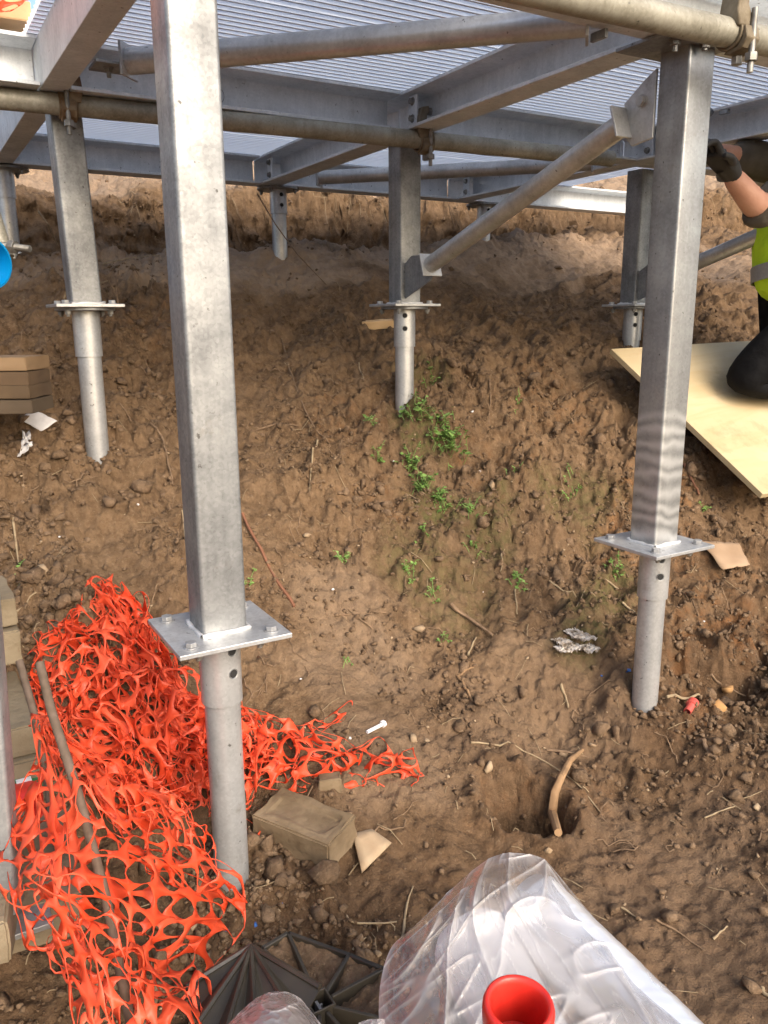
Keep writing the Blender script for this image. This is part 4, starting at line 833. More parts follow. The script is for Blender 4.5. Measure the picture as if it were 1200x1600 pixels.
def stem3(pts, r, label, m='wood', group='thin stems standing on the bank'):
    return tag(MB().tube(pts, [r * (1 - .5 * i / (len(pts) - 1)) for i in range(len(pts))], 6).build('twig', M[m], None, smooth=True), label, 'twig', group)
a = hit(510, 445); stem3([Vector(atd(402, 303, 3.25)), Vector(atd(430, 350, 3.22)), Vector(atd(465, 398, 3.15)), a], .003, 'long bent stem leaning from the short back pile down to the ledge')
a = hit(712, 362); stem3([a, Vector(atd(702, 325, a.length * .93)), Vector(atd(690, 270, a.length * .92))], .003, 'dark stem standing on the bank with a pale cut tip right of the middle post')
a = hit(720, 360); stem3([a, Vector(atd(708, 335, a.length * .93)), Vector(atd(699, 315, a.length * .92))], .002, 'thin side stem beside the cut stem')
a = hit(840, 375); stem3([a, Vector(atd(848, 350, a.length * .94)), Vector(atd(853, 330, a.length * .93))], .002, 'short dark stem on the bank right of the diagonal brace')
a = hit(184, 474); dd_ = float((MC @ np.array(a))[2]); stem3([a, Vector(atd(182, 445, dd_)), Vector(atd(185, 422, dd_ + .02))], .004, 'tallest prong of the little dark sprout beside the left middle post')
stem3([a + Vector((0, 0, .01)), Vector(atd(176, 452, dd_)), Vector(atd(167, 434, dd_ - .02))], .003, 'left prong of the little dark sprout beside the left middle post')
stem3([Vector(atd(60, 330, 3.0)), Vector(atd(75, 350, 2.98)), hit(92, 385)], .003, 'dry stem hanging on the bank left of the left middle post', 'straw')

# ------------------------------------------------------------------ stones told apart
def stone(px, py, sz, label, m='stone', flat=.7, seed=0):
    p = hit(px, py); hv, hf = hull(seed, .9, 15); V = hv * np.array([1, .9, flat + .15]); a = seed * 1.3; sz = sz * .92
    V = np.stack([V[:, 0] * math.cos(a) - V[:, 1] * math.sin(a), V[:, 0] * math.sin(a) + V[:, 1] * math.cos(a), V[:, 2]], 1) * sz
    o = np_mesh('stone', V + np.array([p.x, p.y, p.z + sz * .25]), hf, M[m], None, False); return tag(o, label, 'stone', 'stones and lumps on the slope')
for a in [(100, 945, .030, 'large brown lump above the netting near the left edge', 'clod', .7, 1), (62, 895, .024, 'orange brown lump beside the top concrete block', 'stone', .7, 2), (80, 968, .024, 'dark lump left of the largest lump above the netting', 'clod', .7, 3),
          (40, 975, .026, 'dark lump touching the concrete block stack', 'clod', .8, 4), (130, 985 - 30, .018, 'small grey lump at the top edge of the netting', 'stone', .6, 5), (220, 508, .024, 'rounded clod right of the left middle plate', 'clod', .7, 6),
          (655, 985, .022, 'flat pale stone in the middle of the slope', 'stone', .5, 7), (645, 1157, .018, 'pale whitish stone right of the white bolt', 'stone', .7, 8), (665, 1160, .012, 'small pale stone right of the whitish stone', 'stone', .7, 9),
          (763, 1203, .017, 'yellowish stone at the rim of the dug hole', 'stone', 1.1, 10), (768, 762, .017, 'upright flat stone on the rough slope', 'stone', 1.3, 11), (1122, 1110, .030, 'orange clay lump beside the pale cane', 'orangestone', .8, 12),
          (1136, 1080, .022, 'orange clay lump behind the pale cane', 'orangestone', .8, 13), (1135, 1145, .026, 'dark lump right of the red plastic bit', 'clod', .8, 14), (1060, 1030, .016, 'dark lump behind the right front pile', 'clod', .8, 15),
          (1115, 1175, .018, 'dark clod at the end of the black root', 'clod', .9, 16), (857, 1332, .012, 'small round stone at the near rim of the dug hole', 'stone', .9, 17), (925, 1165, .013, 'oval brown stone behind the bent stem', 'stone', .6, 18),
          (1183, 1265, .014, 'round grey stone at the right edge', 'stone', .8, 19), (495, 1400 - 60, .012, 'small stone between brick and black plastic', 'clod', .7, 20), (590, 1492, .010, 'small tan stone on the rim of the black plastic', 'stone', .8, 21),
          (780, 905, .018, 'brown clod under the green weeds', 'clod', .7, 22), (870, 905, .022, 'broad clod right of the blue leaved weed', 'clod', .6, 23), (480, 838, .014, 'flat leaf coloured stone right of the red brown rod', 'stone', .4, 24),
          (395, 1370 - 50, .022, 'dark clod at the foot of the front pile', 'clod', .9, 25), (880, 1180, .013, 'small stone under the tip of the peeled root', 'stone', .8, 26), (300, 1452, .016, 'flat grey stone beside the hanging net', 'stone', .5, 27)]:
    stone(*a)
# ------------------------------------------------------------------ litter
def sheet(name, pix, up, m, label, cat, seed=1, sub=10, amp=.004, th=.0006, n=None):
    """thin crumpled piece: pixel corners dropped on the terrain, curled by noise"""
    P = [hit(a, b, up) for a, b in pix]
    if len(P) == 3: P.append(P[2] + (P[0] - P[1]) * .02)
    V = []; Fq = []
    for j in range(sub + 1):
        for i in range(sub + 1):
            u, v = i / sub, j / sub; q = (P[0] * (1 - u) + P[1] * u) * (1 - v) + (P[3] * (1 - u) + P[2] * u) * v
            z = amp * float(fbm(np.array(u * 3.0 + seed), np.array(v * 3.0), 3, seed)); q = Vector((q.x + amp * .5 * float(perlin(u * 4 + seed, v * 4, 5)), q.y, q.z + z)); V.append(q)
    zz = terrain(np.array([v.x for v in V]), np.array([v.y for v in V])); lift_ = np.max(zz - np.array([v.z for v in V]))
    for v in V: v.z += max(0, lift_) + .001
    for j in range(sub):
        for i in range(sub): k = j * (sub + 1) + i; Fq.append((k, k + 1, k + sub + 2, k + sub + 1))
    o = MB().add(V, Fq).build(name, M[m], None, smooth='all'); s = o.modifiers.new('thickness', 'SOLIDIFY'); s.thickness = th; return tag(o, label, cat)
sheet('paper_sheet', [(33, 668), (52, 650), (91, 670), (66, 686)], .012, 'paper', 'small white rectangle of paper on the clods at the left', 'paper', 2, 8, .003)
sheet('tissue', [(30, 722), (38, 690), (46, 692), (50, 712)], .012, 'paper', 'crumpled white tissue below the white paper', 'tissue', 5, 10, .02)
sheet('cardboard_piece', [(1092, 862), (1152, 866), (1170, 900), (1128, 908)], .012, 'card', 'torn brown cardboard piece right of the right front plate', 'cardboard', 7, 8, .004, .002)
sheet('stone_shard', [(551, 1311), (580, 1303), (611, 1325), (565, 1371)], .004, 'slab', 'thin angular tan shard right of the brick', 'stone shard', 3, 4, .0, .006)
def wrapper():
    mb = MB(); q = np.random.RandomState(4); c = hit(898, 1012)
    for (px, py, w, h, s) in ((905, 1000, .022, .040, 1), (888, 1020, .034, .022, 2), (918, 1020, .022, .026, 3), (878, 1010, .018, .02, 4)):
        p = hit(px, py, .010); n = 12
        for j in range(n + 1):
            pass
        V = []
        for j in range(n + 1):
            for i in range(n + 1):
                u, v = i / n - .5, j / n - .5; V.append(p + Vector((u * w * 2 + .004 * perlin(v * 7 + s, u * 7, 3), v * h * 2 + .004 * perlin(u * 7, v * 7 + s, 4), .007 * (1 - abs(perlin(u * 6 + s * 3, v * 6, 5)) * 2) + .006 * perlin(u * 12, v * 12 + s, 6))))
        mb.add(V, [(j * (n + 1) + i, j * (n + 1) + i + 1, (j + 1) * (n + 1) + i + 1, (j + 1) * (n + 1) + i) for j in range(n) for i in range(n)])
    o = mb.build('foil_wrapper', M['foil'], None); s_ = o.modifiers.new('thickness', 'SOLIDIFY'); s_.thickness = .0005
    tag(o, 'crumpled silvery wrapper flattened into the soil right of centre', 'foil wrapper')
wrapper()
def bit(px, py, r, m, label, cat, seed=0, name='plastic_bit'):
    p = hit(px, py); hv, hf = HULLS[seed % 14]; V = hv * r; o = np_mesh(name, V + np.array([p.x, p.y, p.z + r * .5]), hf, M[m], None, False); return tag(o, label, cat, 'small bits of litter on the soil')
for a in [(981, 1050, .008, 'bluebit', 'blue plastic crumb left of the right front pile', 'plastic bit', 1), (940, 1057, .004, 'bluebit', 'faint blue crumb left of the brighter blue crumb', 'plastic bit', 2),
          (285, 875, .005, 'bluebit', 'tiny blue crumb beside the tall front post', 'plastic bit', 3), (352, 1456, .007, 'bluebit', 'blue crumb in the dark soil below the netting tip', 'plastic bit', 4),
          (400, 1447, .006, 'bluebit', 'blue crumb above the black plastic', 'plastic bit', 5), (440, 1414, .004, 'bluebit', 'tiny blue crumb right of the netting tip', 'plastic bit', 6),
          (93, 892 - 52, .004, 'paper', 'tiny white fleck above the largest lump', 'paper fleck', 7), (216, 790, .005, 'paper', 'white petal like fleck left of the tall post', 'paper fleck', 8), (615, 722, .006, 'paper', 'white fleck left of the weeds', 'paper fleck', 9),
          (738, 645, .007, 'paper', 'white blob right of the middle pile foot', 'paper fleck', 10), (750, 738, .005, 'paper', 'white fleck right of the weeds', 'paper fleck', 11), (520, 922, .005, 'paper', 'white fleck in the bare patch below the rod', 'paper fleck', 12), (754, 926, .004, 'paper', 'white fleck left of the blue leaved weed', 'paper fleck', 13),
          (470, 1062, .004, 'paper', 'white fleck low in the bare patch', 'paper fleck', 14), (546, 1155, .005, 'paper', 'white fleck left of the white bolt', 'paper fleck', 15), (1100, 972, .004, 'paper', 'white fleck on the orange clay streak', 'paper fleck', 16)]:
    bit(*a)
p = hit(1078, 1112, .012); d_ = Vector((.8, .3, .2)).normalized()
tag(MB().lathe([(.007, -.02), (.0085, -.02), (.009, .004), (.013, .006), (.013, .022), (.010, .022), (.010, .004), (.007, 0)], p, 18, d_).build('pipe_cap', mat('faded_red_plastic', (.50, .07, .05), .5, 0, (.58, .1, .08), 30), None, smooth=True), 'faded red plastic cap half buried by the right front pile', 'plastic cap')
# white plastic bolt lying right of the netting
p = hit(585, 1142, .006); t = thing('plastic_bolt', p, 'pale plastic bolt lying on the soil right of the netting', 'bolt'); d_ = Vector((.85, .2, .03)).normalized()
MB().tube([p - d_ * .022, p + d_ * .022], .0042, 10).build('shank', M['paper'], t, smooth=True); MB().prism(hexprof(.0085), p + d_ * .022, p + d_ * .031).build('head', M['paper'], t, bevel=.001)

# ------------------------------------------------------------------ weeds
def weed(px, py, n, size, label, seed, m='green'):
    size *= 1.15; n = int(n * 1.4) + 1; q = np.random.RandomState(seed); p = hit(px, py); t = thing('weed', p, label, 'weed', 'green weeds on the slope'); st = MB(); lf = MB()
    for i in range(n):
        a = q.rand() * 2 * PI; l = size * (.4 + .9 * q.rand()); up = .5 + .7 * q.rand(); off = Vector((q.randn() * size * .35, q.randn() * size * .35, 0))
        b0 = p + off; b0.z = float(terrain(b0.x, b0.y)); tip = b0 + Vector((math.cos(a) * l * .6, math.sin(a) * l * .6, l * up)); st.tube([b0, b0.lerp(tip, .5) + Vector((0, 0, l * .1)), tip], .0008, 4, False)
        for k in range(3 + q.randint(3)):
            f = .45 + .55 * q.rand(); c = b0.lerp(tip, f); b = q.rand() * 2 * PI; w = size * (.20 + .20 * q.rand()); dv = Vector((math.cos(b), math.sin(b), .25 * q.randn())) * w; sv = Vector((-math.sin(b), math.cos(b), .3 * q.randn())) * w * .5
            lf.add([c, c + dv * .45 + sv + Vector((0, 0, w * .12)), c + dv, c + dv * .45 - sv + Vector((0, 0, w * .12)), c + dv * .5 - Vector((0, 0, w * .05))], [(0, 1, 4), (1, 2, 4), (2, 3, 4), (3, 0, 4)])
    st.build('stem', M[m], t); lf.build('leaves', M[m], t, smooth='all')
wl = [(650, 650, 12, .040, 'weeds at the foot of the middle pile'), (690, 672, 16, .045, 'upper leafy weed clump right of the middle pile foot'), (703, 705, 18, .045, 'tall leafy weed clump in the middle of the patch'), (640, 735, 12, .035, 'low weeds at the left of the patch'), (660, 760, 16, .035, 'pale low weeds below the leafy clumps'),
      (690, 790, 16, .035, 'spreading weeds at the bottom of the patch'), (735, 802, 9, .028, 'weeds trailing right at the bottom of the patch'), (590, 712, 8, .028, 'sparse weeds left of the patch by the white fleck'), (672, 600, 8, .03, 'dark weeds in the hollow beside the middle pile'), (800, 738, 4, .025, 'single sprout right of the patch'),
      (538, 882, 7, .024, 'small bright sprout below the rough lumps'), (640, 900, 9, .026, 'wispy weed in the middle slope'), (680, 935, 6, .022, 'little weed beside the thick dark stick'), (812, 912, 10, .026, 'blue green leaved weed on its white stalk'), (960, 890, 9, .026, 'bright weed left of the right front plate'),
      (658, 852, 6, .024, 'pair of dark leaves on a lump below the patch'), (895, 775, 6, .026, 'mossy sprout on the right of the rough slope'), (690, 1005, 3, .02, 'single round leaf low on the slope'), (1098, 798, 3, .022, 'tiny sprout right of the banded post'), (540, 1040, 3, .018, 'tiny sprout on the bare patch'),
      (810, 628, 5, .022, 'tiny weed under the diagonal of shade on the slope'), (740, 860, 5, .024, 'tiny weed right of the dark leaf pair'), (390, 912, 4, .022, 'dusty sprout beside the red brown rod'), (580, 660, 8, .024, 'grey green sprig left of the middle pile foot'), (30, 905, 3, .02, 'tiny sprout by the top concrete block')]
for i, a in enumerate(wl): weed(*a, seed=100 + i)

# ================================================================== ORANGE NETTING
def bic(Pg, u, v):
    """Catmull-Rom interpolation on a grid of 3D points; u, v arrays in 0..1"""
    Pg = np.asarray(Pg, float); nr, nc = Pg.shape[:2]
    def w(t): return np.stack([-.5 * t + t ** 2 - .5 * t ** 3, 1 - 2.5 * t ** 2 + 1.5 * t ** 3, .5 * t + 2 * t ** 2 - 1.5 * t ** 3, -.5 * t ** 2 + .5 * t ** 3], -1)
    a = np.clip(u, 0, 1) * (nc - 1); b = np.clip(v, 0, 1) * (nr - 1); ai = np.minimum(a.astype(int), nc - 2); bi = np.minimum(b.astype(int), nr - 2); wa = w(a - ai); wb = w(b - bi); out = 0
    for j in range(4):
        for i in range(4): out = out + Pg[np.clip(bi - 1 + j, 0, nr - 1), np.clip(ai - 1 + i, 0, nc - 1)] * (wb[:, j] * wa[:, i])[:, None]
    return out
def netting(parent, Pg, nu, nv, seed, amp=.03, wl_=.12, part='net_layer', hole=.455, size=(1, 1), clamp_ground=True, drop=.0):
    """perforated sheet: nu x nv cells with a rounded opening each, strands between star shaped nodes, crumpled by noise"""
    q = np.random.RandomState(seed); K_ = 16; V2 = []; Fq = []; vid = {}
    def addv(u, v):
        k = (round(u * 96), round(v * 96))
        if k not in vid: vid[k] = len(V2); V2.append((u, v))
        return vid[k]
    for j in range(nv):
        for i in range(nu):
            if q.rand() < drop: continue
            rim = []; inn = []
            jx, jy = .05 * q.randn(), .05 * q.randn()
            for k in range(K_):
                a = 2 * PI * k / K_ + PI / K_ * 0; c, s = math.cos(a), math.sin(a); mx_ = max(abs(c), abs(s)); rim.append(addv(i + .5 + .5 * c / mx_, j + .5 + .5 * s / mx_))
                ru = hole + .012; rv = hole + .02
                V2.append((i + .5 + jx + ru * np.sign(c) * abs(c) ** .95, j + .5 + jy + rv * np.sign(s) * abs(s) ** .9)); inn.append(len(V2) - 1)
            for k in range(K_): Fq.append((rim[k], rim[(k + 1) % K_], inn[(k + 1) % K_], inn[k]))
    V2 = np.array(V2, float); u = V2[:, 0] / nu; v = V2[:, 1] / nv; su, sv = V2[:, 0] * .05, V2[:, 1] * .05
    # bunching of the sheet: cells crowd together and fan apart
    uu = np.clip(u + .05 * perlin(u * 4, v * 4, seed) + .012 * perlin(u * 15, v * 15, seed + 1), 0, 1); vv = np.clip(v + .05 * perlin(u * 4 + 30, v * 4, seed + 2) + .012 * perlin(u * 15, v * 15 + 30, seed + 3), 0, 1)
    P = bic(Pg, uu, vv)
    for c in range(3):
        P[:, c] += amp * perlin(su / wl_ + 13 * c, sv / wl_, seed + 5 + c) * (1.3 if c == 2 else 1) + amp * .35 * perlin(su / (wl_ * .5) + 7 * c, sv / (wl_ * .5), seed + 9 + c) + amp * .12 * perlin(su / .03, sv / .03 + 9 * c, seed + 12 + c)
    if clamp_ground:
        g = base_h(P[:, 0], P[:, 1]) + .012; P[:, 2] = np.where(P[:, 2] < g, g + .25 * (g - P[:, 2]), P[:, 2])
    o = np_mesh(part, P, Fq, M['net'], parent, False); s = o.modifiers.new('thickness', 'SOLIDIFY'); s.thickness = .0009; return o
def G(rows, up):
    out = []
    for j, r in enumerate(rows):
        out.append([list(hit_base(a, b, base_h) + np.array([0, 0, up if not isinstance(up, list) else up[j]])) for a, b in r])
    return out
pn = hit_base(230, 1150, base_h)
heap = thing('barrier_netting', tuple(pn), 'heap of crumpled orange barrier netting round the front pile', 'barrier netting')
rowsA = [[(70, 1030), (120, 985), (165, 945), (205, 960), (240, 1010)], [(50, 1080), (115, 1050), (185, 1030), (240, 1065), (280, 1100)], [(70, 1160), (140, 1130), (210, 1120), (275, 1130), (335, 1140)],
         [(120, 1240), (190, 1215), (260, 1205), (330, 1190), (410, 1165)], [(190, 1310), (240, 1300), (300, 1285), (360, 1250), (430, 1220)]]
def shift(rows, dx, dy, s=1.0):
    c = np.mean([p for r in rows for p in r], 0); return [[(c[0] + (a - c[0]) * s + dx, c[1] + (b - c[1]) * s + dy) for a, b in r] for r in rows]
netting(heap, G(rowsA, .02), 19, 16, 299, .016, .12, hole=.40)
netting(heap, G(rowsA, .035), 18, 15, 301, .030, .13)
netting(heap, G(shift(rowsA, 3, 2, .97), .055), 17, 15, 311, .036, .12)
netting(heap, G(shift(rowsA, -2, -4, .92), [.06, .09, .10, .08, .05]), 16, 14, 321, .038, .12)
rowsT = [[(300, 1120), (370, 1150), (430, 1165), (490, 1185), (550, 1195), (600, 1200), (648, 1215)], [(330, 1190), (380, 1200), (430, 1205), (490, 1215), (540, 1228), (590, 1232), (655, 1238)], [(330, 1290), (370, 1270), (410, 1245), (470, 1240), (530, 1248), (580, 1246), (652, 1242)]]
netting(heap, G(rowsT, [.05, .05, .02]), 14, 6, 331, .024, .10)
netting(heap, G([r[:5] for r in rowsT], [.06, .07, .03]), 9, 5, 335, .030, .10)
netting(heap, G([[(440, 1165), (475, 1145), (510, 1130), (547, 1112)], [(455, 1185), (485, 1170), (515, 1150), (548, 1130)]], .02), 5, 2, 341, .012, .10)
netting(heap, G([[(590, 1172), (620, 1185), (652, 1192)], [(585, 1210), (615, 1225), (655, 1236)]], .02), 4, 2, 345, .014, .10)
netting(heap, G([[(385, 1290), (405, 1300), (425, 1315)], [(385, 1305), (400, 1318), (418, 1325)]], .015), 2, 1, 347, .01, .06)
def D(rows): return [[list(atd(a, b, d)) for a, b, d in r] for r in rows]
hang = thing('barrier_netting', tuple(atd(200, 1560, 1.0)), 'orange barrier netting hooked on the rebar stakes and hanging down at the left', 'barrier netting')
H1 = [[(48, 1120, 1.16), (75, 1120, 1.13), (110, 1150, 1.12), (150, 1180, 1.15)], [(50, 1190, 1.10), (100, 1190, 1.07), (160, 1200, 1.08), (230, 1230, 1.15)], [(15, 1290, 1.02), (90, 1280, .99), (190, 1290, 1.03), (290, 1320, 1.18)],
      [(10, 1380, .97), (90, 1370, .93), (210, 1380, 1.0), (368, 1405, 1.20)], [(75, 1450, .95), (130, 1460, .92), (210, 1470, .97), (290, 1490, 1.08)], [(110, 1540, .92), (160, 1540, .9), (240, 1550, .94), (325, 1560, 1.0)], [(110, 1690, .88), (170, 1690, .86), (260, 1690, .9), (380, 1680, .96)]]
netting(hang, D(H1), 8, 14, 401, .022, .14, 'net_layer', .465)
def dsh(rows, dx, dy, dd): return [[(a + dx, b + dy, d + dd) for a, b, d in r] for r in rows]
netting(hang, D(dsh(H1, 6, 8, .05)), 9, 16, 411, .034, .13, 'net_layer', .45)
netting(hang, D([[(48, 1115, 1.14), (62, 1140, 1.13)], [(60, 1250, 1.03), (100, 1250, 1.0)], [(65, 1400, .93), (110, 1400, .91)], [(100, 1500, .9), (150, 1500, .88)], [(120, 1640, .86), (180, 1640, .85)]]), 2, 11, 421, .010, .12, 'net_layer', .40)
netting(hang, D([[(200, 1210, 1.12), (260, 1250, 1.17), (300, 1280, 1.2)], [(220, 1290, 1.08), (290, 1320, 1.15), (345, 1350, 1.2)], [(240, 1370, 1.05), (310, 1390, 1.14), (375, 1418, 1.2)]]), 6, 7, 431, .018, .12, 'net_layer', .45)
# netting over the planks top left
topn = thing('barrier_netting', (.0, 2.22, ZT + .1), 'scrap of orange netting over the planks at the very top left corner', 'barrier netting')
netting(topn, [[[-.35, 2.20, 1.02], [0, 2.20, 1.01], [.37, 2.19, 1.0]], [[-.35, 2.18, .74], [0, 2.185, .73], [.37, 2.18, .73]], [[-.35, 2.135, .63], [0, 2.13, .64], [.30, 2.135, .66]]], 12, 8, 441, .010, .12, 'net_layer', .42, clamp_ground=False)

# rebar stakes
def stake(pts, r, label):
    P = [Vector(atd(*p)) for p in pts]; mb = MB(); Q = []
    for i in range(len(P) - 1):
        for k in range(8): Q.append(P[i].lerp(P[i + 1], k / 8))
    Q.append(P[-1]); mb.tube(Q, r, 12)
    return tag(mb.build('rebar_stake', M['rebar'], None, smooth=True), label, 'rebar stake')
stake([(62, 1036, 1.13), (80, 1110, 1.10), (122, 1240, 1.04), (165, 1400, 1.0), (205, 1600, .97), (222, 1690, .95)], .0062, 'long bent rusty stake running down through the hanging net')
stake([(30, 1032, 1.22), (52, 1110, 1.20), (70, 1200, 1.19), (90, 1330, 1.18)], .0055, 'shorter rusty stake beside the concrete blocks at left')

# green lidded bit behind the stakes
p = Vector(atd(44, 1222, 1.30)); t = thing('green_container', p, 'green plastic edge with a white sticker behind the stakes at left', 'plastic lid')
MB().lathe([(0, 0), (.03, 0), (.033, .003), (.033, .009), (.030, .011), (0, .008)], p, 24, (.2, -.3, 1)).build('lid', M['green_label'], t, smooth=True); MB().box((p.x - .018, p.y - .020, p.z + .012), (p.x + .004, p.y - .008, p.z + .0135)).build('sticker', M['paper'], t)
tag(MB().lathe([(0, -.03), (.026, -.03), (.027, .03), (.020, .035), (0, .035)], Vector(atd(40, 1262, 1.27)), 20).build('red_container', M['red'], None, smooth=True), 'red plastic container glimpsed between prop and netting', 'container')

# ================================================================== BLUE CAP AND THREADED BAR at left edge
p = Vector(atd(-14, 412, 1.75)); ax = Vector(atd(40, 420, 1.6)) - Vector(atd(0, 412, 1.75)); ax = (Vector((0, 0, 0)) - Vector(p)).normalized() * .55 + Vector((.80, -.2, -.05)) * .6; ax.normalize()
t = thing('pipe_cap', p, 'bright blue plastic pipe end cut by the left edge', 'pipe cap')
MB().lathe([(.050, -.09), (.050, -.012), (.053, -.01), (.053, .0), (.0485, .001), (.047, -.012), (.044, -.045), (0, -.048)], p, 40, ax).build('cap', M['bluecap'], t, smooth=True)
p = Vector(atd(-6, 382, 1.95)); q_ = Vector(atd(47, 389, 1.93)); d_ = (q_ - p).normalized()
t = thing('threaded_bar', p, 'dark threaded bar with a nut above the blue pipe end', 'threaded bar')
rad = []; pts_ = []
for i in range(61): pts_.append(p.lerp(q_, i / 60)); rad.append(.0075 + (.0009 if i % 2 else -.0003))
MB().tube(pts_, rad, 12).build('thread', M['bolt'], t)
c = Vector(atd(20, 386, 1.94)); MB().prism(hexprof(.0165), c - d_ * .008, c + d_ * .008).build('nut', M['bolt'], t, bevel=.001)
tag(MB().tube([Vector(atd(-22, 300, 1.98)), Vector(atd(10, 402, 1.99))], .018, 20).build('tube_end', M['scaffold'], None, smooth=True), 'dull tube end at the left edge behind the blue pipe end', 'tube')
bit(30, 398, .012, 'paper', 'white scrap below the threaded bar', 'paper scrap', 4, 'paper_scrap')

# ================================================================== BLACK PLASTIC FANS (bottom)
def fan(center, dep, R_, angs, label, roll=0.0, hub=.036, depth=.045, tilt=(0, 0), fill=True, nrim=None):
    """square hub with radial walls, a rim of straight sides and pans full of soil"""
    p = Vector(atd(*center, dep)); t = thing('black_base', p, label, 'plastic base')
    mt = Matrix.Translation(p) @ Matrix.Rotation(tilt[0], 4, 'X') @ Matrix.Rotation(tilt[1], 4, 'Y') @ Matrix.Rotation(roll, 4, 'Z')
    mb = MB(); h = hub / 2; th = .003
    for a, b, c, d2_ in ((-h, -h, h, -h + th), (-h, h - th, h, h), (-h, -h + th, -h + th, h - th), (h - th, -h + th, h, h - th)): mb.box((a, b, -depth), (c, d2_, .004), mt)
    mb.box((-h, -h, -depth - .002), (h, h, -depth), mt)
    mb.build('hub', M['blackplastic'], t, bevel=.0006, seg=1)
    mb = MB(); mb.box((-.0022, -.012, -.03), (.0022, .012, -.008), mt); mb.box((-.007, -.0065, -.03), (-.0022, -.003, -.010), mt); mb.box((.0022, .003, -.03), (.007, .0065, -.010), mt); mb.build('cross_key', M['galv'], t)
    rim = [Vector((math.cos(a) * r_2, math.sin(a) * r_2, 0)) for a, r_2 in angs]
    for i in range(len(rim)):
        a = rim[i].normalized(); s_ = Vector((-a.y, a.x, 0)) * .0028; e = rim[i]; b0 = a * h * 1.15
        mb = MB(); vs = [b0 - s_, b0 + s_, e + s_, e - s_]; mb.add([mt @ v for v in vs] + [mt @ (v - Vector((0, 0, depth * (1 if k < 2 else .45)))) for k, v in enumerate(vs)], [(0, 1, 2, 3), (7, 6, 5, 4), (0, 4, 5, 1), (1, 5, 6, 2), (2, 6, 7, 3), (3, 7, 4, 0)]); mb.build('rib', M['blackplastic'], t, bevel=.0008, seg=1)
        if i + 1 < len(rim):
            f = rim[i + 1]; mb = MB(); c_ = h * 1.2
            bq = [a * c_, e, f, f.normalized() * c_]
            mb.add([mt @ (v - Vector((0, 0, depth * .5 - .0 if k in (1, 2) else depth * .95))) for k, v in enumerate(bq)] + [mt @ (v - Vector((0, 0, (depth * .5 if k in (1, 2) else depth * .95) + .002))) for k, v in enumerate(bq)], [(0, 1, 2, 3), (7, 6, 5, 4), (0, 4, 5, 1), (1, 5, 6, 2), (2, 6, 7, 3), (3, 7, 4, 0)]); mb.build('pan', M['blackplastic'], t)
            mb = MB(); n1 = (f - e).normalized(); o1 = Vector((n1.y, -n1.x, 0)) * .0035
            vs = [e - o1, f - o1, f + o1, e + o1]; mb.add([mt @ v for v in vs] + [mt @ (v - Vector((0, 0, depth * .55))) for v in vs], [(0, 1, 2, 3), (7, 6, 5, 4), (0, 4, 5, 1), (1, 5, 6, 2), (2, 6, 7, 3), (3, 7, 4, 0)]); mb.build('rim', M['blackplastic'], t, bevel=.001, seg=1)
            if fill and i in fill:
                n = 14; V = []
                for jj in range(n + 1):
                    for ii in range(n + 1):
                        u, v = ii / n, jj / n; w_ = (bq[0] * (1 - u) + bq[3] * u) * (1 - v) + (bq[1] * (1 - u) + bq[2] * u) * v
                        V.append(mt @ (w_ * .985 + Vector((0, 0, -depth * .55 + depth * .42 * v + .006 * float(fbm(w_.x * 60 + i, w_.y * 60, 3, 5)) + .006 * float(clods(np.array(w_.x), np.array(w_.y), .014, 3) )))))
                o = MB().add(V, [(jj * (n + 1) + ii, jj * (n + 1) + ii + 1, (jj + 1) * (n + 1) + ii + 1, (jj + 1) * (n + 1) + ii) for jj in range(n) for ii in range(n)]).build('soil_fill', M['clod'], t, smooth='all')
    return t
# angles in the local plane; 0 = +X (right-back), grows towards +Y (left-back)
def rimpts(c, z, pix):
    p = onz(*c, z); out = []
    for a_, b_ in pix: q = onz(a_, b_, z); out.append((math.atan2(q[1] - p[1], q[0] - p[0]), math.hypot(q[0] - p[0], q[1] - p[1])))
    return out
zc = -.975; cc = (499, 1566)
rp = rimpts(cc, zc, [(640, 1600), (600, 1512), (545, 1490), (450, 1456), (410, 1480), (395, 1560), (420, 1640), (500, 1680), (590, 1670)])
fan(cc, float((MC @ onz(*cc, zc))[2]), .15, rp, 'muddy black plastic base with a square hub and soil filled pans at the bottom', fill=(0, 1, 2, 3), roll=0, hub=.036, depth=.05)
def cone_fan():
    t = thing('plastic_cover', tuple(atd(395, 1590, .99)), 'folded black plastic cover with ribs between the netting and the black base', 'plastic cover')
    top = Vector(atd(392, 1478, 1.10)); fr = [(290, 1545, 1.04), (310, 1600, .98), (345, 1640, .94), (400, 1630, .95), (460, 1590, .99), (500, 1545, 1.03)]
    P = [Vector(atd(*a)) for a in fr]; mb = MB()
    for i in range(len(P) - 1):
        a, b = P[i], P[i + 1]; mid = (a + b) / 2 + Vector((0, 0, -.012)); mb = MB(); vs = [top + (a - top) * .05, a, mid, b, top + (b - top) * .05]
        mb.add(vs + [v - Vector((0, 0, .002)) for v in vs], [(0, 1, 2), (0, 2, 4), (2, 3, 4), (5, 7, 6), (5, 9, 7), (7, 9, 8), (0, 5, 6, 1), (1, 6, 7, 2), (2, 7, 8, 3), (3, 8, 9, 4)]); mb.build('panel', M['blackplastic'], t)
    for a in P: MB().tube([top, a + Vector((0, 0, .003))], .004, 6).build('rib', M['blackplastic'], t, smooth=True)
cone_fan()

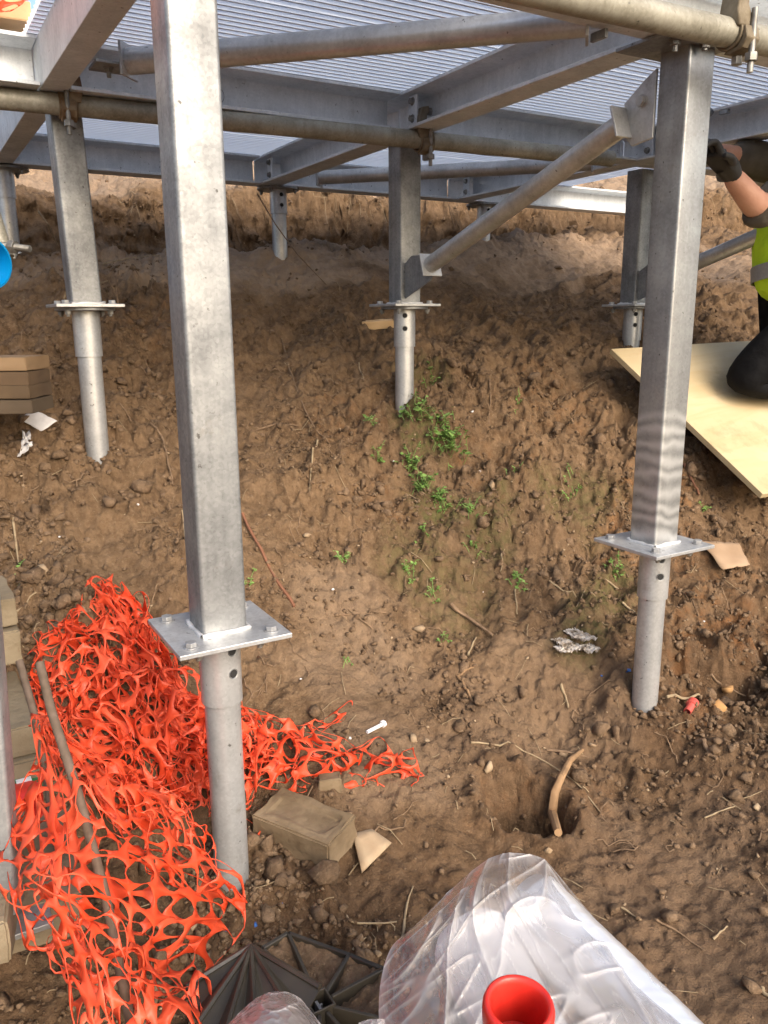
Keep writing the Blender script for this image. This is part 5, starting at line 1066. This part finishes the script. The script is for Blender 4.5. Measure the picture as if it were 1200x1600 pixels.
# ================================================================== WRAPPED ROLL, BAG, RED PIPE (nearest things)
def add_crease(o, val):
    c = o.data.attributes.new('crease', 'FLOAT', 'POINT'); c.data.foreach_set('value', np.clip(val, 0, 1).astype(np.float32))
def crn(x, y, k): return np.clip(1 - np.abs(perlin(x, y, k)) * 3.2, 0, 1)
def wrapped_roll():
    n = 96; m = 120; a0 = Vector(atd(815, 1402, 1.075)); t = thing('wrapped_roll', (a0.x, a0.y, a0.z - .08), 'silver foil insulation roll wrapped in clear film at the bottom of the picture', 'wrapped roll')
    Fq = [(j * n + i, j * n + (i + 1) % n, (j + 1) * n + (i + 1) % n, (j + 1) * n + i) for j in range(m) for i in range(n)]
    def roll(a, b, r0, name, mt, seed, amp):
        d = (b - a); L_ = d.length; d.normalize(); s_ = d.cross(Vector((0, 0, 1))).normalized(); u = s_.cross(d)
        jj, ii = np.meshgrid(np.arange(m + 1) / m, np.arange(n) * 2 * PI / n, indexing='ij'); f = jj.ravel(); th = ii.ravel()
        rr = r0 * (1 + amp * perlin(f * 6, np.sin(th) * 2 + seed, seed) + amp * .35 * crn(f * 14 + np.cos(th) * 1.5, np.sin(th) * 4, seed + 2)) * np.minimum(1, .80 + f * 3.5)
        V = np.array(a)[None] + np.array(d)[None] * (f * L_)[:, None] + np.array(s_)[None] * (np.cos(th) * rr)[:, None] + np.array(u)[None] * (np.sin(th) * rr)[:, None]
        mb = MB().add([tuple(v) for v in V], Fq); mb.f.append(tuple(range(n))); mb.f.append(tuple(reversed(range(m * n, m * n + n)))); mb.build(name, mt, t, smooth=True)
    roll(a0, Vector(atd(1085, 1680, .90)), .047, 'foil_roll', M['roll'], 4, .02)
    roll(Vector(atd(728, 1450, 1.06)), Vector(atd(880, 1740, .90)), .052, 'inner_roll', M['roll2'], 9, .04)
    out = [[(640, 1455, 1.05), (700, 1395, 1.09), (760, 1345, 1.11), (800, 1333, 1.11), (845, 1340, 1.11), (868, 1362, 1.10)], [(612, 1480, 1.02), (690, 1430, 1.0), (745, 1400, .995), (805, 1390, 1.005), (870, 1395, 1.03), (925, 1430, 1.06)],
           [(596, 1530, .99), (680, 1490, .955), (750, 1470, .955), (830, 1455, .965), (920, 1460, .985), (990, 1500, 1.02)], [(592, 1590, .95), (690, 1560, .91), (770, 1545, .90), (860, 1530, .91), (970, 1530, .93), (1055, 1568, .97)],
           [(600, 1690, .88), (700, 1660, .84), (800, 1640, .83), (900, 1620, .84), (1030, 1610, .865), (1130, 1640, .91)], [(620, 1850, .80), (720, 1830, .76), (820, 1800, .75), (940, 1770, .76), (1100, 1750, .79), (1220, 1760, .83)]]
    Pg = np.array(D(out)); nu, nv = 230, 230; uu, vv = np.meshgrid(np.linspace(0, 1, nu), np.linspace(0, 1, nv)); u_, v_ = uu.ravel(), vv.ravel(); P = bic(Pg, u_, v_)
    edge = np.minimum(1, 4 * np.minimum(u_, 1 - u_) + .2); w = perlin(u_ * 2, v_ * 2, 88) * .5
    c1 = crn(u_ * 4.5 + v_ * .8 + w * .6, v_ * 1.1 - u_ * .5, 81); c2 = crn(u_ * 5 + v_ * 7 + w * .5, v_ * 1.6 - u_ * 2.0, 82); c3 = crn(u_ * 24 - v_ * 3 + w, v_ * 3.5 + u_ * 3, 83)
    disp = .012 * c1 ** 2 + .006 * c2 ** 3 + .0016 * c3 ** 2 + .004 * perlin(u_ * 5, v_ * 5, 84)
    n3 = -np.array(ray(800, 1480)); n3 /= np.linalg.norm(n3); P = P + n3[None, :] * (disp * edge)[:, None]
    idx = np.arange(nu * nv).reshape(nv, nu); Fg = np.stack([idx[:-1, :-1].ravel(), idx[:-1, 1:].ravel(), idx[1:, 1:].ravel(), idx[1:, :-1].ravel()], 1)
    o = np_mesh('clear_film', P, Fg[:, ::-1], M['film'], t); add_crease(o, .55 * c1 ** 4 + .45 * c2 ** 6 + .3 * c3 ** 8 + .5 * (1 - sstep(0, .06, np.minimum(u_, 1 - u_))) + .6 * (1 - sstep(0, .10, v_)))
wrapped_roll()
def bag(rows, label, seed, amp=.006):
    Pg = np.array(D(rows)); nu = nv = 90; uu, vv = np.meshgrid(np.linspace(0, 1, nu), np.linspace(0, 1, nv)); u_, v_ = uu.ravel(), vv.ravel(); P = bic(Pg, u_, v_)
    cre = lambda x, y, k: (1 - np.abs(perlin(x, y, k)) * 1.6) ** 3
    ck = crn(u_ * 3, v_ * 3, seed); disp = amp * cre(u_ * 3, v_ * 3, seed) + amp * .6 * cre(u_ * 8, v_ * 7, seed + 1) + amp * .2 * cre(u_ * 20, v_ * 20, seed + 2); n3 = -np.array(ray(500, 1580)); P = P + n3[None, :] * disp[:, None]
    idx = np.arange(nu * nv).reshape(nv, nu); Fq = np.stack([idx[:-1, :-1].ravel(), idx[:-1, 1:].ravel(), idx[1:, 1:].ravel(), idx[1:, :-1].ravel()], 1); o = np_mesh('plastic_bag', P, Fq[:, ::-1], M['film_bag']); add_crease(o, ck ** 3); return tag(o, label, 'plastic bag')
bag([[(400, 1560, .92), (420, 1551, .92), (448, 1550, .92), (470, 1560, .92)], [(372, 1585, .90), (410, 1572, .86), (455, 1570, .86), (500, 1598, .90)], [(345, 1620, .86), (400, 1610, .80), (460, 1610, .80), (530, 1640, .86)], [(330, 1700, .82), (400, 1690, .76), (470, 1690, .76), (560, 1700, .82)]], 'milky plastic bag peeking up at the bottom edge in front of the black plastic', 91)
bag([[(560, 1598, .86), (575, 1593, .86), (590, 1592, .86), (600, 1592, .87)], [(545, 1640, .84), (565, 1630, .82), (585, 1630, .82), (610, 1640, .84)], [(540, 1700, .8), (560, 1690, .8), (585, 1690, .8), (610, 1700, .8)]], 'corner of clear plastic between the black base and the wrapped roll', 95, .003)
# red pipe socket: rim seen from above
rc_ = Vector(atd(811, 1566, .60)); t = thing('red_pipe', (rc_.x, rc_.y, rc_.z - .12), 'open red plastic pipe socket in front of the wrapped roll', 'plastic pipe')
ax = Vector((-.02, -.08, 1)).normalized(); k = .60 / FPX
MB().lathe([(53 * k, -.20), (53 * k, -.028), (54 * k, -.022), (55.5 * k, -.016), (56.5 * k, -.010), (56.5 * k, -.005), (54.5 * k, -.0015), (50 * k, 0), (45.5 * k, -.0015), (43 * k, -.006), (42 * k, -.012), (41 * k, -.03), (40 * k, -.10), (40 * k, -.12)], rc_, 64, ax).build('socket', M['red'], t, smooth='all')
MB().lathe([(0, -.045), (28 * k, -.045), (30 * k, -.041), (40 * k, -.040), (40 * k, -.048), (0, -.050)], rc_, 48, ax).build('inner_step', M['red'], t, smooth=True)
lp = rc_ + Vector((-.026, .0, -.022)); MB().tube([lp, lp + Vector((-.004, -.004, -.05))], .007, 12).build('side_lug', M['red'], t, smooth=True)

# ================================================================== WORKER
def skin_obj(name, pts, edges, rad, m, parent, sub=2, root=0):
    me = bpy.data.meshes.new(name); me.from_pydata([tuple(p) for p in pts], edges, []); o = bpy.data.objects.new(name, me); C.objects.link(o)
    sk = o.modifiers.new('skin', 'SKIN'); sk.use_smooth_shade = True
    for i, r in enumerate(rad):
        v = me.skin_vertices[0].data[i]; v.radius = r if isinstance(r, tuple) else (r, r); v.use_root = (i == root)
    ss = o.modifiers.new('subdivision', 'SUBSURF'); ss.levels = sub; ss.render_levels = sub
    bpy.context.view_layer.update(); dg = bpy.context.evaluated_depsgraph_get(); nm = bpy.data.meshes.new_from_object(o.evaluated_get(dg)); o.modifiers.clear(); o.data = nm; nm.name = name
    nm.materials.clear(); nm.materials.append(m)
    for p in nm.polygons: p.use_smooth = True
    o.parent = parent; o.matrix_parent_inverse = Matrix.Translation(-Vector(parent.location)); return o
kn = Vector(atd(1150, 600, 2.62)); kn2 = kn + Vector((.10, -.26, -.02))
W_ = thing('person', kn, 'kneeling worker in hi-vis vest, dark trousers and black glove at the right edge', 'person')
right = Vector((math.sin(YAW) * 1, -math.cos(YAW), 0)); fw = Vector((math.cos(YAW), math.sin(YAW), 0))
right = Vector(G_.T[:, 0]) if False else Vector((G_[0][0], G_[1][0], 0)); fwd = Vector((G_[0][1], G_[1][1], 0))
hipc = Vector(atd(1290, 480, 2.62)); chest = Vector(atd(1258, 330, 2.55)); neck = Vector(atd(1275, 235, 2.52)); head = Vector(atd(1262, 165, 2.50))
shn = Vector(atd(1262, 280, 2.42)); elb = Vector(atd(1188, 330, 2.28)); wri = Vector(atd(1138, 268, 2.20)); hand = Vector(atd(1118, 246, 2.17))
shf = Vector(atd(1290, 255, 2.68)); elf = Vector(atd(1215, 258, 2.55)); wrf = Vector(atd(1112, 236, 2.44)); haf = Vector(atd(1092, 228, 2.40))
hipL = hipc + fwd * -.09; hipR = hipc + fwd * .09; foL = kn + right * .36 + fwd * .02 + Vector((0, 0, .02)); kR = Vector(atd(1205, 575, 2.85)); foR = kR + right * .34 + Vector((0, 0, .02)); kn_ = kn
P = [hipc, (hipc + chest) / 2, chest, neck, head, shn, elb, wri, shf, elf, wrf, hipL, kn, foL, hipR, kR, foR]
E = [(0, 1), (1, 2), (2, 3), (3, 4), (2, 5), (5, 6), (6, 7), (2, 8), (8, 9), (9, 10), (0, 11), (11, 12), (12, 13), (0, 14), (14, 15), (15, 16)]
Rd = [.13, .12, .14, .055, .085, .055, .043, .026, .055, .043, .026, .085, .055, .04, .085, .055, .04]
skin_obj('body', P, E, Rd, M['skin'], W_)
trs = skin_obj('trousers', [hipc + Vector((0, 0, .03)), hipL, (hipL + kn) / 2, kn, foL, hipR, (hipR + kR) / 2, kR, foR], [(0, 1), (1, 2), (2, 3), (3, 4), (0, 5), (5, 6), (6, 7), (7, 8)], [.15, .11, .098, .078, .06, .11, .095, .075, .06], M['trouser'], W_)
for ft in (foL, foR): skin_obj('boot', [ft, ft + right * .06 + Vector((0, 0, -.01)), ft + right * .08 + Vector((0, 0, -.09))], [(0, 1), (1, 2)], [.05, .055, .045], M['trouser'], W_, 1)
sl1 = elb.lerp(wri, .12)
skin_obj('sweater', [hipc + Vector((0, 0, .06)), (hipc + chest) / 2, chest, neck + Vector((0, 0, -.03)), shn, elb, sl1, shf, elf, elf.lerp(wrf, .72)], [(0, 1), (1, 2), (2, 3), (2, 4), (4, 5), (5, 6), (2, 7), (7, 8), (8, 9)], [.145, .135, .152, .075, .075, .060, .056, .075, .066, .058], M['sleeve'], W_)
vb = Vector(atd(1258, 480, 2.58)); skin_obj('vest', [vb, (vb + chest) / 2 + Vector((0, 0, -.01)), chest + Vector((0, 0, -.02)), neck + Vector((0, 0, -.05))], [(0, 1), (1, 2), (2, 3)], [(.150, .150), (.162, .16), (.165, .165), (.10, .10)], M['hivis'], W_)
bp_ = (vb + chest) / 2 + Vector((0, 0, -.035)); mb = MB(); mb.lathe([(.150, -.024), (.1535, -.024), (.1535, .024), (.150, .024)], bp_, 40, (chest - vb).normalized(), True); mb.build('reflective_band', M['reflect'], W_, smooth=True)
def hand_obj(w, h, name, m):
    d = (h - w).normalized(); up = Vector((0, 0, 1)); s = d.cross(up).normalized(); u = s.cross(d); pts = [w - d * .03, w, w + d * .045, w + d * .075]; ed = [(0, 1), (1, 2), (2, 3)]; rd = [(.028, .028), (.027, .025), (.040, .018), (.040, .016)]
    for i, (o_, l) in enumerate(((-.028, .060), (-.010, .072), (.010, .068), (.028, .052))):
        b = w + d * .078 + s * o_; k = len(pts); pts += [b, b + d * l * .45 + u * .010, b + d * l * .75 - u * .006, b + d * l * .85 - u * .024]; ed += [(3, k), (k, k + 1), (k + 1, k + 2), (k + 2, k + 3)]; rd += [.0095, .0092, .0088, .0075]
    k = len(pts); b = w + d * .03 - s * .035; pts += [b, b + d * .03 - s * .02 - u * .01, b + d * .055 - s * .018 - u * .02]; ed += [(2, k), (k, k + 1), (k + 1, k + 2)]; rd += [.013, .011, .0095]
    return skin_obj(name, pts, ed, rd, m, W_, 2, 1)
hand_obj(wri, hand, 'glove', M['glove']); hand_obj(wrf, haf, 'glove', M['glove'])
# head details: face looks along the arms
hd = (hand - head); hd.z *= .3; hd.normalize(); hs = hd.cross(Vector((0, 0, 1))).normalized(); hu = hs.cross(hd)
mb = MB(); hb = head + hu * .015
V = IV * np.array([.098, .088, .105]); 
def orient(V, c): return np.array([list(c + hd * v[0] + hs * v[1] + hu * v[2]) for v in V])
o = np_mesh('head_shape', orient(IV * np.array([.094, .074, .112]), hb + hu * .01), IF, M['skin'], W_); s_ = o.modifiers.new('subdivision', 'SUBSURF'); s_.levels = 1; s_.render_levels = 1
o = np_mesh('hair', orient(IV * np.array([.100, .082, .090]), hb + hu * .042 - hd * .018), IF, M['hair'], W_)
o = np_mesh('nose', orient(IV * np.array([.018, .012, .022]), hb + hd * .095 - hu * .012), IF, M['skin'], W_)
for k_ in (-1, 1):
    np_mesh('ear', orient(IV * np.array([.014, .007, .028]), hb + hs * .076 * k_ - hu * .01), IF, M['skin'], W_); np_mesh('eye', orient(IV * .011, hb + hd * .082 + hs * .030 * k_ + hu * .008), IF, M['paper'], W_); np_mesh('pupil', orient(IV * .0055, hb + hd * .0915 + hs * .030 * k_ + hu * .008), IF, M['hair'], W_)
np_mesh('mouth', orient(IV * np.array([.006, .024, .006]), hb + hd * .083 - hu * .052), IF, mat('lips', (.45, .16, .13), .5), W_)
